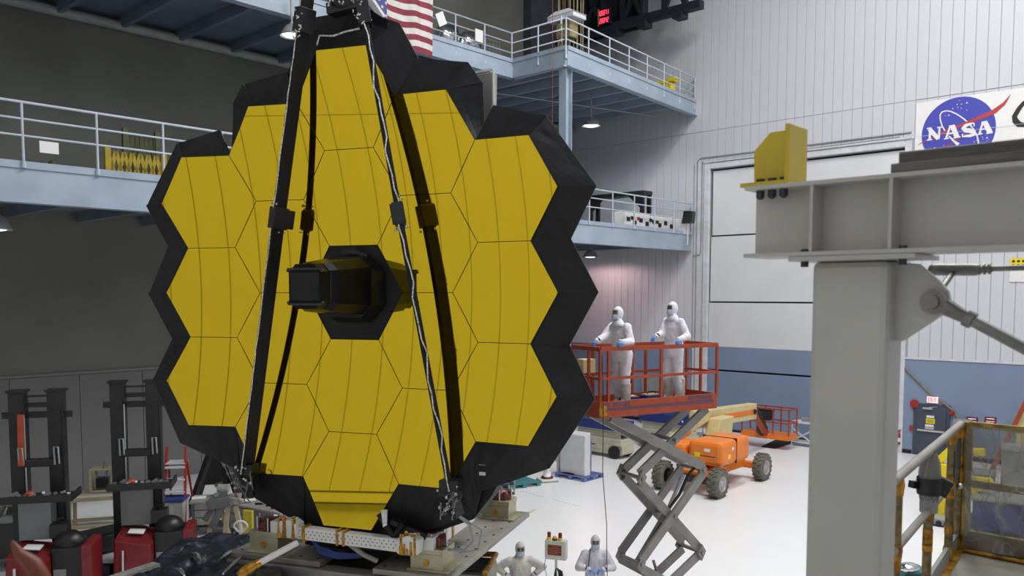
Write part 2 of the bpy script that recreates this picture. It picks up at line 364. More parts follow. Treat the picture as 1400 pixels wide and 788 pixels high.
# filter wall behind the viewpoint, mirrored by the telescope
wb = thing('wall_rear', 'white filter wall of tall narrow panels behind the viewpoint', 'wall', rm(-10, VR, 0), RZ, kind='structure')
b = RB(); b.box(UL, UR, VR-.3, VR-.03, 0, CEIL); b.build('backing', M['joint'], wb, world=True)
seams = [-13.55, -13.31, -13.07, -12.83, -12.59, -12.34, -12.10, -11.85, -11.61, -11.36, -11.11, -10.855, -10.595, -10.33, -10.065, -9.80, -9.53, -9.255, -8.97, -8.69, -8.41, -8.13, -7.85, -7.57]
q = MB(); q.box(0, 1, 0, .03, 0, 1); fm = bpy.data.meshes.new('filter_panel'); fm.from_pydata([tuple(p) for p in q.v], [], q.f); fm.materials.append(M['filter'])
for z0, z1 in ((3.87, 8.662), (8.668, 13.4)):
    for a, c in zip(seams, seams[1:]): piece('filter_panel', fm, wb, room_local(wb, a+.003, VR-.03, z0), sc=(c-a-.006, 1, z1-z0))
b = RB(); b.box(UL, seams[0], VR-.03, VR, 3.87, CEIL); b.box(seams[-1], UR, VR-.03, VR, 3.87, CEIL); b.box(seams[0], seams[-1], VR-.03, VR, 13.42, CEIL); b.build('filter_bank', M['filter'], wb, world=True)
b = RB(); b.box(UL, UR, VR-.03, VR+.12, 3.72, 3.84); b.build('ledge', M['filter'], wb, world=True)
b = RB(); b.box(UL, UR, VR-.03, VR-.01, 0, 3.70); b.build('base_panel', M['plinth'], wb, world=True)

# ================================================================== WALKWAYS
def railing(T, path, zt, h, post_drop, spacing, r=.032, rails=(1, .68, .36), ends=(1, 1), off=None):
    # path: room points (u, v); builds rails as separate parts and posts as parts
    for k in rails:
        q = RB(); q.tube([(u, v, zt-h+h*k) for u, v in path], r*(1 if k == 1 else .8), 8); q.build('handrail' if k == 1 else 'mid_rail', M['rail'], T, world=True)
    for (a, c) in zip(path, path[1:]):
        L = math.dist(a, c); n = max(1, round(L/spacing))
        for i in range(n+1):
            if i == n and c != path[-1]: continue
            t = i/n; u = a[0]+(c[0]-a[0])*t; v = a[1]+(c[1]-a[1])*t
            q = RB(); q.cyl((u, v, zt-h-post_drop), (u, v, zt), r*.95, n=8); q.cyl((u, v, zt-h-post_drop), (u, v, zt-h-post_drop+.14), r*1.6, n=8); q.build('rail_post', M['rail'], T, world=True)
# lower walkway
UE = -20.78
lw = thing('lower_walkway', 'lower grey-blue steel walkway along the left wall with pipe railing', 'walkway', rm(-24, 18, 8.46), RZ)
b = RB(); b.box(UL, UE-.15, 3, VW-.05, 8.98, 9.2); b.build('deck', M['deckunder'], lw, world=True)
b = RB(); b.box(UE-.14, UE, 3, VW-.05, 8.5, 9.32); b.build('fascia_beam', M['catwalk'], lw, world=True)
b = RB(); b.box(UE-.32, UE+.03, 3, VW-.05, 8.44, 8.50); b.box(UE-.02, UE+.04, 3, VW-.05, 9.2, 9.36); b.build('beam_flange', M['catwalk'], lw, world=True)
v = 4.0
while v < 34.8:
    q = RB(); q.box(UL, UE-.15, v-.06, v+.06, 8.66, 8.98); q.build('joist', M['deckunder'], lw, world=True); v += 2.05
railing(lw, [(UE+.06, 3.2), (UE+.06, VW-.15)], 10.65, 1.15, .30, 1.62)
b = RB(); b.tube([(UE-.9, 3, 8.62), (UE-.9, VW-.2, 8.62)], .025, 6); b.build('hanging_pipe', M['rail'], lw, world=True)
# upper walkway with the wide end platform
uw = thing('upper_walkway', 'upper grey-blue steel walkway widening into a platform by the door wall', 'walkway', rm(-24, 22, 14.76), RZ)
UI = -22.45; C0 = (-19.75, 24.3); C1 = (-20.72, VW-.05)
dk = [(UL, 3), (UI-.15, 3), (UI-.15, 24.3), (C0[0]-.1, 24.4), (C1[0]-.1, C1[1]), (UL, C1[1])]
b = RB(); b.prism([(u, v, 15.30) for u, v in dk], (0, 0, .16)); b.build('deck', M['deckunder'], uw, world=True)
def fascia(a, c):
    q = RB(); a3 = Vector((a[0], a[1], 15.08)); c3 = Vector((c[0], c[1], 15.08)); q.beam(a3, c3, .12, .56); q.build('fascia_beam', M['catwalk'], uw, world=True)
    q = RB(); q.beam(a3+Vector((0, 0, -.30)), c3+Vector((0, 0, -.30)), .3, .05); q.beam(a3+Vector((0, 0, .36)), c3+Vector((0, 0, .36)), .2, .15); q.build('beam_flange', M['catwalk'], uw, world=True)
fascia((UI, 3), (UI, 24.3)); fascia((UI, 24.3), C0); fascia(C0, C1)
v = 4.0
while v < 24:
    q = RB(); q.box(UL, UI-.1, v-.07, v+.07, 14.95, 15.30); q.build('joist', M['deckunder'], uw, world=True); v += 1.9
v = 25.6
while v < 34.8:
    q = RB(); q.box(UL, C0[0]-.08-(v-24.3)*.09, v-.06, v+.06, 14.98, 15.30); q.build('joist', M['catwalk'], uw, world=True); v += 1.35
b = RB(); b.tube([(-25.5, 24.4, 14.95), (-22.5, VW-.1, 14.95)], .02, 6); b.build('hanging_pipe', M['rail'], uw, world=True)
railing(uw, [(UI+.02, 3.2), (UI+.02, 24.24), (C0[0]+.02, C0[1]-.05), (C1[0]+.06, C1[1]-.1)], 16.5, 1.18, .28, 1.5)
# wall pipe under the upper walkway
b = RB(); b.tube([(UL+.22, v, 15.02) for v in (3, 12, 20, 34.9)], .16, 10)
solo(b, 'wall_pipe', M['pipe'], 'fat grey pipe along the top of the dark left wall', 'pipe')
# steel column under the platform corner
sc = thing('steel_column', 'slender blue-grey steel column under the upper platform corner', 'column', rm(-19.95, 24.5, 0), RZ)
b = RB(); b.box(-20.12, -19.78, 24.33, 24.36, 0, 15.1); b.build('flange', M['catwalk'], sc, world=True)
b = RB(); b.box(-20.12, -19.78, 24.66, 24.69, 0, 15.1); b.build('flange', M['catwalk'], sc, world=True)
b = RB(); b.box(-19.97, -19.93, 24.36, 24.66, 0, 15.1); b.build('web', M['catwalk'], sc, world=True)
b = RB(); b.box(-20.25, -19.65, 24.2, 24.8, 0, .04); b.build('base_plate', M['catwalk'], sc, world=True)
# pendant lamps
def lamp(name, p, top, r, label, power, col):
    T = thing(name, label, 'lamp', (p.x, p.y, p.z), RZ, 'pendant lamps under the walkways')
    q = MB(); q.lathe([(.05*r/.3, .42), (.06, .36), (r*.45, .32), (r*.72, .2), (r, .03), (r, 0), (r*.97, .03), (r*.7, .19), (.02, .3)], n=20); q.build('shade', M['lampshade'], T)
    q = MB(); q.sph((0, 0, .07), (r*.8, r*.8, .09), 14, 6); q.build('bulb', M['lampglow'], T)
    q = MB(); q.cyl((0, 0, .4), (0, 0, top-p.z), .03, n=8); q.build('stem', M['lampshade'], T)
    l = bpy.data.lights.new(name+'_light', 'SPOT'); l.energy = power; l.color = col; l.shadow_soft_size = .2; l.spot_size = 3.05; l.spot_blend = .3
    o = bpy.data.objects.new(name+'_light', l); COL.objects.link(o); o.location = (p.x, p.y, p.z-.05)
lamp('pendant_lamp', at_y(808, 173, 37.0), 15.2, .42, 'bell-shaped pendant lamp under the upper end platform', 420, (.92, .96, 1))
pw = rc(at_v(807, 352, 33.2)); lamp('pendant_lamp', rm(pw.x, pw.y, pw.z), 8.9, .40, 'bell-shaped pendant lamp under the lower walkway near the door wall', 260, (1, .62, .64))
lamp('pendant_lamp', at_y(399, 50, 25.5), 15.2, .36, 'glowing pendant lamp half hidden by the black strut at the top', 100, (1, .98, .95))
lamp('pendant_lamp', at_y(-3, 315, 19.5), 8.9, .3, 'pendant lamp cut off by the left picture edge', 30, (1, .98, .95))
# ================================================================== TELESCOPE
TZ0 = 6.417; TRZ = math.radians(-18.8); TLOC = (-2.2217, 11.735, 0)
tel = thing('space_telescope', 'huge black-framed space telescope with a honeycomb of gold hexagon mirrors', 'telescope', TLOC, TRZ)
def tl(x, y, z): return Vector((x, -z, y+TZ0))      # mirror plane coordinates -> telescope frame
KS = .0265; SG = 1.32/math.sqrt(3); HH = 1.32
def sag(x, y): return KS*(x*x+y*y)
HEX = []
for c, n in ((-2, 3), (-1, 4), (0, 5), (1, 4), (2, 3)):
    for i in range(n):
        r = (n-1)/2-i
        if c == 0 and r == 0: continue
        HEX.append((c*1.5*SG, r*HH))
def hexpts(s): return [(s*SG*math.cos(PI/3*k), s*SG*math.sin(PI/3*k)) for k in range(6)]
def mirror_segment(cx, cy):
    N = 9; sc = .9935; vs = []; no = []; fs = []; idx = {}
    # triangular lattice over the hexagon
    for a in range(-N, N+1):
        for c in range(-N, N+1):
            if abs(a+c) > N: continue
            x = cx + sc*SG*(a + c*.5)/N; y = cy + sc*SG*(c*math.sqrt(3)/2)/N
            idx[(a, c)] = len(vs); vs.append(tl(x, y, sag(x, y)))
            nn = Vector((-2*KS*x, -2*KS*y, 1)).normalized(); no.append(Vector((nn.x, -nn.z, nn.y)))
    for (a, c) in list(idx):
        if (a+1, c) in idx and (a, c+1) in idx: fs.append((idx[(a, c)], idx[(a+1, c)], idx[(a, c+1)]))
        if (a+1, c) in idx and (a+1, c-1) in idx: fs.append((idx[(a, c)], idx[(a+1, c-1)], idx[(a+1, c)]))
    nt = len(fs); rim = [(sc*p[0]+cx, sc*p[1]+cy) for p in hexpts(1)]
    for k in range(6):      # beryllium side wall
        p, q = rim[k], rim[(k+1) % 6]; n0 = len(vs)
        vs += [tl(*p, sag(*p)), tl(*q, sag(*q)), tl(*q, sag(*q)-.05), tl(*p, sag(*p)-.05)]
        e = Vector(((p[0]+q[0])/2-cx, (p[1]+q[1])/2-cy, 0)).normalized(); no += [Vector((e.x, 0, e.y))]*4
        fs.append((n0, n0+3, n0+2, n0+1))
    me = bpy.data.meshes.new('mirror_segment'); me.from_pydata([tuple(v) for v in vs], [], fs)
    me.materials.append(M['gold']); me.materials.append(M['blackm'])
    me.polygons.foreach_set('material_index', [0]*nt+[1]*6); me.polygons.foreach_set('use_smooth', [True]*len(fs))
    me.update()
    # outward orientation: front faces point along -Y of the telescope frame
    if me.polygons[0].normal.y > 0: me.flip_normals()
    me.normals_split_custom_set_from_vertices([tuple(n) for n in no])
    o = bpy.data.objects.new('mirror_segment', me); COL.objects.link(o); o.parent = tel
for cx, cy in HEX: mirror_segment(cx, cy)
# black backplane behind the segments
b = MB()
for cx, cy in HEX+[(0, 0)]:
    ps = [(cx+p[0]*1.01, cy+p[1]*1.01) for p in hexpts(1)]
    b.prism([tl(x, y, sag(x, y)-.07) for x, y in ps], (0, .10, 0))
b.build('backplane', M['blackm'], tel)
b = MB()
for cx, cy in HEX+[(0, 0)]:
    ps = [(cx*.97+p[0]*.9, cy*.97+p[1]*.9) for p in hexpts(1)]
    b.prism([tl(x, y, -.1) for x, y in ps], (0, .35, 0))
b.build('support_structure', M['blackm'], tel)
# black frill panels around the mirror
def frill(poly_in, poly_out, zo=.1, zi=-.03, name='frill_panel'):
    q = MB(); a = [tl(x, y, sag(x, y)+zi) for x, y in poly_in]; c = [tl(x, y, zo+random.uniform(-.03, .03)) for x, y in poly_out]
    # subdivide into a slightly puckered sheet with thickness
    n, m = 6, 4; g = []
    for i in range(n+1):
        for j in range(m+1):
            t, s_ = i/n, j/m
            p = (a[0].lerp(a[1], t)).lerp(c[0].lerp(c[1], t), s_)
            if 0 < i < n and 0 < j < m: p = p + Vector((0, random.uniform(-.006, .006), 0))
            g.append(p)
    off = Vector((0, .025, 0)); N1 = len(g); vs = g+[p+off for p in g]; fs = []
    for i in range(n):
        for j in range(m):
            k = i*(m+1)+j; f = (k, k+1, k+m+2, k+m+1); fs.append(f); fs.append(tuple(x+N1 for x in f[::-1]))
    ring = [i*(m+1) for i in range(n+1)] + [n*(m+1)+j for j in range(1, m+1)] + [i*(m+1)+m for i in range(n-1, -1, -1)] + [j for j in range(m-1, 0, -1)]
    for x, y in zip(ring, ring[1:]+ring[:1]): fs.append((x, y, y+N1, x+N1))
    q.add(vs, fs); q.build(name, M['bmli'], tel)
L_in = [(-1.905, 1.98), (-2.667, 1.98), (-3.048, 1.32), (-2.667, .66), (-3.048, 0), (-2.667, -.66), (-3.048, -1.32), (-2.667, -1.98), (-1.905, -1.98)]
L_out = [(-2.14, 2.38), (-2.90, 2.23), (-3.50, 1.33), (-3.10, .68), (-3.50, 0), (-3.10, -.68), (-3.50, -1.35), (-2.98, -2.30), (-1.95, -2.66)]
R_out = [(2.13, 2.42), (2.84, 2.24), (3.50, 1.33), (3.17, .68), (3.53, 0), (3.16, -.68), (3.50, -1.36), (2.90, -2.29), (1.93, -2.68)]
for k in range(8):
    frill(L_in[k:k+2], L_out[k:k+2]); frill([(-x, y) for x, y in L_in[k:k+2]], R_out[k:k+2])
for sgn in (-1, 1):
    T = lambda pts: [(sgn*-x, y) for x, y in pts]
    frill(T([(-1.905, 1.98), (-1.524, 2.64)]), T([(-1.97, 2.10), (-1.95, 2.74)]), .02)
    frill(T([(-1.524, 2.64), (-1.45, 2.64)]), T([(-1.95, 2.74), (-1.75, 3.02)]), .02)
    frill(T([(-1.45, 2.64), (-.762, 2.64)]), T([(-1.75, 3.02), (-1.03, 3.13)]), .02)
    frill(T([(-.762, 2.64), (-.381, 3.30)]), T([(-1.03, 3.13), (-.74, 3.64)]), .0)
    frill(T([(-.381, 3.30), (0, 3.30)]), T([(-.74, 3.64), (0, 3.93)]), .0)
    frill(T([(-1.905, -1.98), (-1.524, -2.64)]), T([(-1.95, -2.66), (-1.83, -3.0)]), .08)
    frill(T([(-1.524, -2.64), (-.762, -2.64)]), T([(-1.83, -3.0), (-.85, -3.42)]), .05)
    frill(T([(-.762, -2.64), (-.381, -3.30)]), T([(-.85, -3.42), (-.40, -3.50)]), .05)
b = MB(); b.prism([tl(x, y, -.02) for x, y in ((1.82, -2.0), (2.35, -2.2), (2.05, -2.75), (1.78, -3.1), (1.0, -3.42), (.8, -2.7))], (0, .3, 0)); b.build('lower_shroud', M['bmli'], tel)
b = MB()
for y in (-2.28, -2.42): b.beam(tl(1.93, y, .13), tl(2.02, y, .13), .02, .045)
b.build('clip', M['silver'], tel, kind='stuff')
# avionics panel peeping out behind the top right frill
b = MB(); b.prism([tl(x, y, -.45) for x, y in ((1.5, 2.15), (1.84, 2.15), (1.92, 2.6), (1.93, 3.0), (1.55, 2.98))], (0, .15, 0)); b.build('rear_panel', M['apanel'], tel, bevel=.01)
b = MB(); b.beam(tl(1.60, 2.99, -.40), tl(1.94, 3.02, -.40), .03, .03); b.beam(tl(1.94, 3.02, -.40), tl(1.94, 2.55, -.40), .02, .02); b.build('panel_edge', M['wire'], tel)
# black band across the top, between the struts
b = MB(); b.prism([tl(x, y, .06) for x, y in ((-.66, 3.28), (.55, 3.28), (.60, 3.66), (.3, 3.86), (-.66, 3.82), (-.80, 3.55))], (0, .25, 0)); b.build('top_shroud', M['bmli'], tel)
b = MB(); b.sph(tl(.12, 3.95, .35), (.26, .2, .22), 14, 8); b.beam(tl(-.12, 3.78, .34), tl(.34, 3.82, .34), .2, .14); b.build('latch_box', M['blackm'], tel)
b = MB()
for k in range(7): b.beam(tl(-.05+.07*k, 3.76+.14*random.random(), .5), tl(-.03+.07*k+.03*random.random(), 3.79+.14*random.random(), .5), .02, .018)
b.tube([tl(-.36, 3.36, .3), tl(-.3, 3.48, .32), tl(-.1, 3.46, .3), tl(.1, 3.5, .3), tl(.35, 3.52, .3), tl(.5, 3.6, .35)], .014, 6)
b.build('cable_clip', M['foilwire'], tel, kind='stuff')
# hub hexagon and optics box
b = MB(); ps = hexpts(1.0); b.prism([tl(x, y, .0) for x, y in ps], (0, .06, 0)); b.build('hub_cover', M['bmli'], tel)
b = MB()
def ring8(hw, ht, hb, ch, z, n=0): return [tl(x, y, z) for x, y in ((-hw+ch, ht), (hw-ch, ht), (hw, ht-ch), (hw, -hb+ch), (hw-ch, -hb), (-hw+ch, -hb), (-hw, -hb+ch), (-hw, ht-ch))]
def loft(q, rings, cap=True):
    n = len(rings[0])
    q.add([p for g in rings for p in g], [(i*n+k, i*n+(k+1) % n, (i+1)*n+(k+1) % n, (i+1)*n+k) for i in range(len(rings)-1) for k in range(n)])
    if cap: q.add(rings[0], [tuple(range(n))]); q.add(rings[-1], [tuple(range(n))[::-1]])
loft(b, [ring8(.50, .52, .42, .24, .02), ring8(.46, .50, .38, .22, .16), ring8(.42, .49, .34, .16, .28)]); b.build('optics_base', M['bgloss'], tel)
b = MB(); loft(b, [ring8(.40, .475, .30, .13, .27), ring8(.31, .39, .245, .10, .95), ring8(.245, .37, .215, .09, 1.06)]); b.build('optics_box', M['bbox'], tel)
b = MB(); loft(b, [ring8(.245, .37, .215, .10, 1.06), ring8(.235, .36, .21, .10, 1.25)]); b.build('optics_nose', M['bbox'], tel)
b = MB(); b.prism([tl(x, y, 1.256) for x, y in ((-.21, .25), (.21, .25), (.21, -.10), (-.21, -.10))], (0, .01, 0)); b.build('nose_cover', M['bmli'], tel)
b = MB()
for x in (-.25, .25):
    for y in (.28, -.13): b.sph(tl(x, y, 1.24), .024, 8, 5)
for y in (.30, -.15): b.beam(tl(-.25, y, 1.25), tl(.25, y, 1.25), .02, .025)
b.tube([tl(.252, .25, 1.04), tl(.25, .1, 1.05), tl(.25, -.12, 1.04)], .008, 5)
b.build('nose_frame', M['bolt'], tel)
b = MB(); b.beam(tl(-.1, .57, .1), tl(.1, .57, .1), .06, .06); b.beam(tl(.1, .57, .12), tl(.28, .50, .12), .05, .05); b.build('bracket', M['blackm'], tel)
# secondary mirror struts, folded up in front of the mirror
def strut(sg):
    p0 = tl(sg*1.60, -2.62, .36); p1 = tl(sg*.925, 1.03, .44); p2 = tl(sg*.33, 4.3, .46)
    wd = Vector((sg*.446, -.895, 0)); 
    def bar(q, a, c, w, h):
        d = (c-a).normalized(); x = (wd - d*wd.dot(d)).normalized(); y = d.cross(x)
        k = lambda o: [o-x*w/2-y*h/2, o+x*w/2-y*h/2, o+x*w/2+y*h/2, o-x*w/2+y*h/2]
        q.hexa(k(a), k(c))
    q = MB(); bar(q, p0, p1, .175, .085); bar(q, p1, p2, .175, .085); s = q.build('secondary_strut', M['strut'], tel, bevel=.012)
    d = (p2-p0).normalized(); cx = p1
    q = MB(); bar(q, cx-d*.15, cx+d*.15, .23, .15); q.build('hinge_box', M['blackm'], s, bevel=.012)
    q = MB(); x = (wd-d*wd.dot(d)).normalized()
    o1 = cx - x*.13 if sg < 0 else cx + x*.02 + Vector((0, -.03, 0))
    bar(q, o1-d*.13, o1+d*.13, .14, .18); q.build('motor_housing', M['blackm'], s, bevel=.01)
    q = MB()
    for k in range(10):
        o = cx + d*random.choice((-.19, .19)) + x*random.uniform(-.1, .1) + d.cross(x)*random.uniform(.02, .09)*(1 if random.random() < .5 else -1); q.sph(o, random.uniform(.012, .022), 6, 4)
    q.build('hinge_fitting', M['silver'], s, kind='stuff')
    # cable bundle on the strut
    pts = []; n = 40; y = d.cross(x); 
    if y.y > 0: y = -y
    for k in range(n+1):
        t = k/n; o = p0.lerp(p1, t/.5) if t < .5 else p1.lerp(p2, (t-.5)/.5)
        wob = .014*math.sin(k*1.1)+.011*math.sin(k*2.3+1)
        if sg > 0: pts.append(o + x*.102 + y*(.005+wob*1.5))
        else: pts.append(o + x*(.100+abs(wob)*.5) + y*(.02))
    q = MB(); q.tube(pts, .0105 if sg > 0 else .009, 7); q.build('cable_bundle', M['foilwire'], s)
    # collar near the top
    t0 = p1.lerp(p2, .80); q = MB(); bar(q, t0-d*.16, t0+d*.16, .24, .17); q.build('collar', M['blackm'], s, bevel=.01)
    q = MB()
    for k in range(12):
        o = t0 + d*random.uniform(-.25, .2) + Vector((random.uniform(-.09, .09), -.14, 0)); q.beam(o, o+Vector((random.uniform(-.05, .05), 0, random.uniform(-.04, .04))), .013, .015)
    q.build('collar_fitting', M['foilwire'], s, kind='stuff')
    if sg < 0:
        q = MB(); o = p1.lerp(p2, .93); bar(q, o-d*.07, o+d*.07, .19, .10); q.build('tape_patch', M['amber'], s)
    # foot hinge with loops of cable
    f = MB(); f.beam(p0+Vector((-.13, .02, .06)), p0+Vector((.13, .02, .06)), .2, .16); f.beam(p0+Vector((0, 0, -.02)), p0+Vector((sg*.05, .1, -.36)), .16, .16); f.cyl(p0+Vector((-.16, 0, -.05)), p0+Vector((.16, 0, -.05)), .06); f.build('foot_hinge', M['blackm'], s, bevel=.008)
    f = MB()
    for k in range(6):
        a = p0+Vector((random.uniform(-.16, .16), -.1, random.uniform(-.3, .1))); c = p0+Vector((random.uniform(-.1, .22), -.12, random.uniform(-.42, 0)))
        f.tube([a, a.lerp(c, .3)+Vector((random.uniform(-.08, .08), -.05, .06)), a.lerp(c, .7)+Vector((random.uniform(-.08, .08), -.05, -.06)), c], .009, 6)
    f.build('cable_loop', M['steelr'], s, kind='stuff')
    f = MB()
    for k in range(10): f.sph(p0+Vector((random.uniform(-.15, .15), -.11, random.uniform(-.3, .12))), random.uniform(.012, .03), 6, 4)
    f.build('connector', M['silver'], s, kind='stuff')
strut(-1); strut(1)
# white perforated beam and other structure under the mirror
b = MB(); b.beam(tl(-.92, -3.40, .35), tl(1.10, -3.44, .35), .16, .17); wbm = b.build('perforated_beam', M['whiteperf'], tel, bevel=.008)
b = MB()
for i in range(26):
    for j in range(3):
        x = -.75+i*.07; b.cyl(tl(x+(.035 if j == 1 else 0), -3.405-.02*(x+.92)/2-.045*(j-1), .431), tl(x+(.035 if j == 1 else 0), -3.405-.02*(x+.92)/2-.045*(j-1), .4335), .011, n=6)
b.build('perforation', M['steelr'], wbm, kind='stuff')
for x in (-.62, -.08, .02): b = MB(); b.beam(tl(x, -3.30, .35), tl(x, -3.52, .35), .05 if x < -.5 else .035, .18); b.build('tape_wrap', M['amber'], wbm)
for x, y in ((-.86, -3.33), (1.02, -3.38)):
    b = MB(); b.prism([tl(x+dx, y+dy, .5) for dx, dy in ((-.14, -.14), (.14, -.14), (.16, .06), (.05, .12), (-.1, .1), (-.16, .02))], (0, .22, 0)); e = b.build('end_fitting', M['whiteperf'], wbm, bevel=.01)
    b = MB()
    for k in range(7):
        dx = random.uniform(-.13, .13); b.beam(tl(x+dx, y+.13, .42+random.random()*.1), tl(x+dx+random.uniform(-.02, .02), y-.14, .512), .03, .02)
    for k in range(8): b.sph(tl(x+random.uniform(-.14, .14), y+random.uniform(.06, .16), .40+random.random()*.12), random.uniform(.015, .035), 6, 4)
    b.build('tape_wrap', M['amber'], wbm, kind='stuff')
for sg in (-1, 1):
    b = MB(); b.beam(tl(sg*1.20, -3.42, .25), tl(sg*1.18, -3.42, -1.35), .2, .18); sbm = b.build('side_beam', M['whiteperf'], tel, bevel=.008)
    b = MB(); b.beam(tl(sg*1.20, -3.42, -.42), tl(sg*1.20, -3.42, -.48), .21, .19); b.build('tape_wrap', M['amber'], sbm)
b = MB()
for k in range(5): b.tube([tl(-.62+.01*k, -3.5-.02*k, .25), tl(-.45, -3.62-.025*k, .28), tl(-.2, -3.70-.02*k, .22), tl(.12, -3.72-.012*k, .1)], .014, 6)
b.build('blue_hose', M['bluelift'], tel)
b = MB(); b.tube([tl(-.68, -3.52, .5), tl(-.95, -3.68, 1.0)], .045, 10); br = b.build('bipod_leg', M['wire'], tel)
b = MB(); b.tube([tl(-.95, -3.68, 1.0), tl(-1.04, -3.73, 1.16), tl(-1.10, -3.80, 1.25)], [.06, .075, .06], 8); b.build('tape_wrap', M['amber'], br)
b = MB(); b.tube([tl(.0, -3.5, .3), tl(.25, -3.66, .28), tl(.42, -3.76, .2)], .04, 8); b.build('bipod_leg', M['plate'], tel)
b = MB()
for (x, y, z, dx, dy) in ((.66, -3.25, .3, -.12, .22), (.80, -3.30, .3, .12, .18), (.95, -3.25, .25, -.25, .1)):
    b.cyl(tl(x-dx, y-dy*.7, z), tl(x+dx, y+dy, z+.05), .05, n=10)
b.build('thermal_strut', M['bgloss'], tel)
b = MB(); b.prism([tl(x, y, .42) for x, y in ((.60, -2.96), (.70, -2.95), (.69, -3.16), (.63, -3.2))], (0, .03, 0)); b.build('foil_flag', M['foil'], tel)
b = MB(); b.box(-.86, .86, -.05, 1.6, TZ0-3.7, TZ0-3.2); b.build('lower_frame', M['bgloss'], tel, bevel=.03)
b = MB(); b.tube([tl(1.62, -2.8, .35), tl(1.70, -2.98, .3), tl(1.82, -3.12, .2), tl(1.85, -3.35, .15), tl(1.7, -3.5, .1), tl(1.45, -3.52, .1)], .02, 7)
b.tube([tl(1.72, -2.98, .3), tl(1.95, -3.2, .1), tl(1.9, -3.48, .1), tl(1.62, -3.55, .1)], .012, 6); b.build('umbilical_cable', M['bench'], tel)
# assembly platform under the telescope
PZT = 2.60
pf = thing('assembly_platform', 'raised olive-grey steel assembly platform under the gold telescope', 'platform', TLOC, TRZ)
for x0, x1, y0, y1 in ((-1.95, -.42, -.35, 3.3), (.42, 1.58, -.35, 3.2)):
    b = MB(); b.box(x0, x1, y0, y1, PZT-.08, PZT); pl_ = b.build('deck_plate', M['plate'], pf, bevel=.008)
    b = MB()
    for i in range(9):
        for x in (x0+.12, x1-.12, x1-.4): b.cyl((x, y0+.15+i*.38, PZT), (x, y0+.15+i*.38, PZT+.004), .024, n=8)
    b.build('bolt_hole', M['dark'], pl_)
b = MB(); b.box(-1.8, 1.05, -.15, 2.8, PZT-.35, PZT-.085); b.build('frame', M['blackm'], pf)
b = MB(); b.box(-1.95, 1.2, -.42, -.16, PZT-.32, PZT-.09); b.build('front_beam', M['liftgrey'], pf, bevel=.01)
for x in (-1.4, .45):
    for y in (.1, 1.5):
        b = MB(); b.box(x-.12, x+.12, y-.12, y+.12, 0, PZT-.36); b.build('leg', M['blackm'], pf)
for x, y in ((1.18, -.02), (-1.42, -.05), (1.18, 2.75), (-1.42, 2.75)):
    b = MB(); b.box(x-.24, x+.24, y-.2, y+.2, PZT, PZT+.24); b.box(x-.28, x+.34, y-.24, y+.24, PZT, PZT+.03); b.box(x-.25, x+.25, y-.21, y+.21, PZT+.24, PZT+.32); bl = b.build('support_block', M['brass'], pf, bevel=.008)
    b = MB(); b.sph((x, y, PZT+.36), (.23, .17, .14), 12, 6)
    for k in range(8): b.cyl((x+.19*math.cos(k*.785), y+.15*math.sin(k*.785), PZT+.32), (x+.19*math.cos(k*.785), y+.15*math.sin(k*.785), PZT+.46), .03, n=8)
    b.build('clamp', M['redbrown'], bl)
    b = MB()
    for k in range(6): b.cyl((x+.22*math.cos(k), y+.18*math.sin(k), PZT+.32), (x+.22*math.cos(k), y+.18*math.sin(k), PZT+.52), .014, n=6)
    b.build('stud', M['silver'], bl)
    b = MB(); b.cyl((x, y-.2, PZT+.12), (x, y-.203, PZT+.12), .05, n=8); b.build('tape_mark', M['amber'], bl)
# ================================================================== NEAR STEEL FRAME (right foreground)
cb = thing('support_column', 'cream-grey steel box column close to the viewpoint on the right', 'column', rm(-1.41, 3.8, 0), RZ)
b = RB(); b.box(-1.574, -1.235, 3.70, 3.92, 0, 6.545); b.build('box_section', M['colpaint'], cb, world=True, bevel=.03)
b = RB(); b.box(-1.64, -1.10, 3.60, 3.93, 6.545, 6.567); b.build('cap_plate', M['colpaint'], cb, world=True, bevel=.004)
b = RB(); b.box(-1.75, -1.06, 3.5, 4.1, 0, .03); b.build('base_plate', M['colpaint'], cb, world=True)
def gp(px, py, v): return rc(at_v(px, py, v))
b = MB(); gpoly = [gp(x, y, 3.80) for x, y in ((1222, 358), (1256, 361), (1283, 383), (1296, 398), (1299, 411), (1296, 423), (1288, 431), (1262, 448), (1233, 467), (1222, 467))]
b.M = ROOM; b.prism(gpoly, (0, .03, 0)); b.build('gusset_plate', M['colpaint'], cb, world=True, bevel=.004)
for x in (1100, 1234):
    b = RB(); p = gp(x, 367, 3.64); b.cyl((p.x, p.y, 6.52), (p.x, p.y, 6.60), .017, n=6); b.build('bolt', M['bolt'], cb, world=True)
ib = thing('steel_beam', 'cream-grey steel I-beam resting on the near column', 'beam', rm(-.5, 3.73, 6.57), RZ)
BU0, BU1 = -1.858, 1.6
b = RB(); b.box(BU0, BU1, 3.60, 3.86, 6.878, 6.897); b.build('top_flange', M['colpaint'], ib, world=True, bevel=.003)
b = RB(); b.box(BU0, BU1, 3.60, 3.86, 6.568, 6.587); b.build('bottom_flange', M['colpaint'], ib, world=True, bevel=.003)
b = RB(); b.box(BU0, BU1, 3.722, 3.738, 6.587, 6.878); b.build('web', M['colpaint'], ib, world=True)
for px in (1109, 1217):
    p = gp(px, 310, 3.61)
    for v0, v1 in ((3.605, 3.722), (3.738, 3.855)):
        b = RB(); b.box(p.x-.007, p.x+.007, v0, v1, 6.587, 6.878); b.build('stiffener', M['colpaint'], ib, world=True)
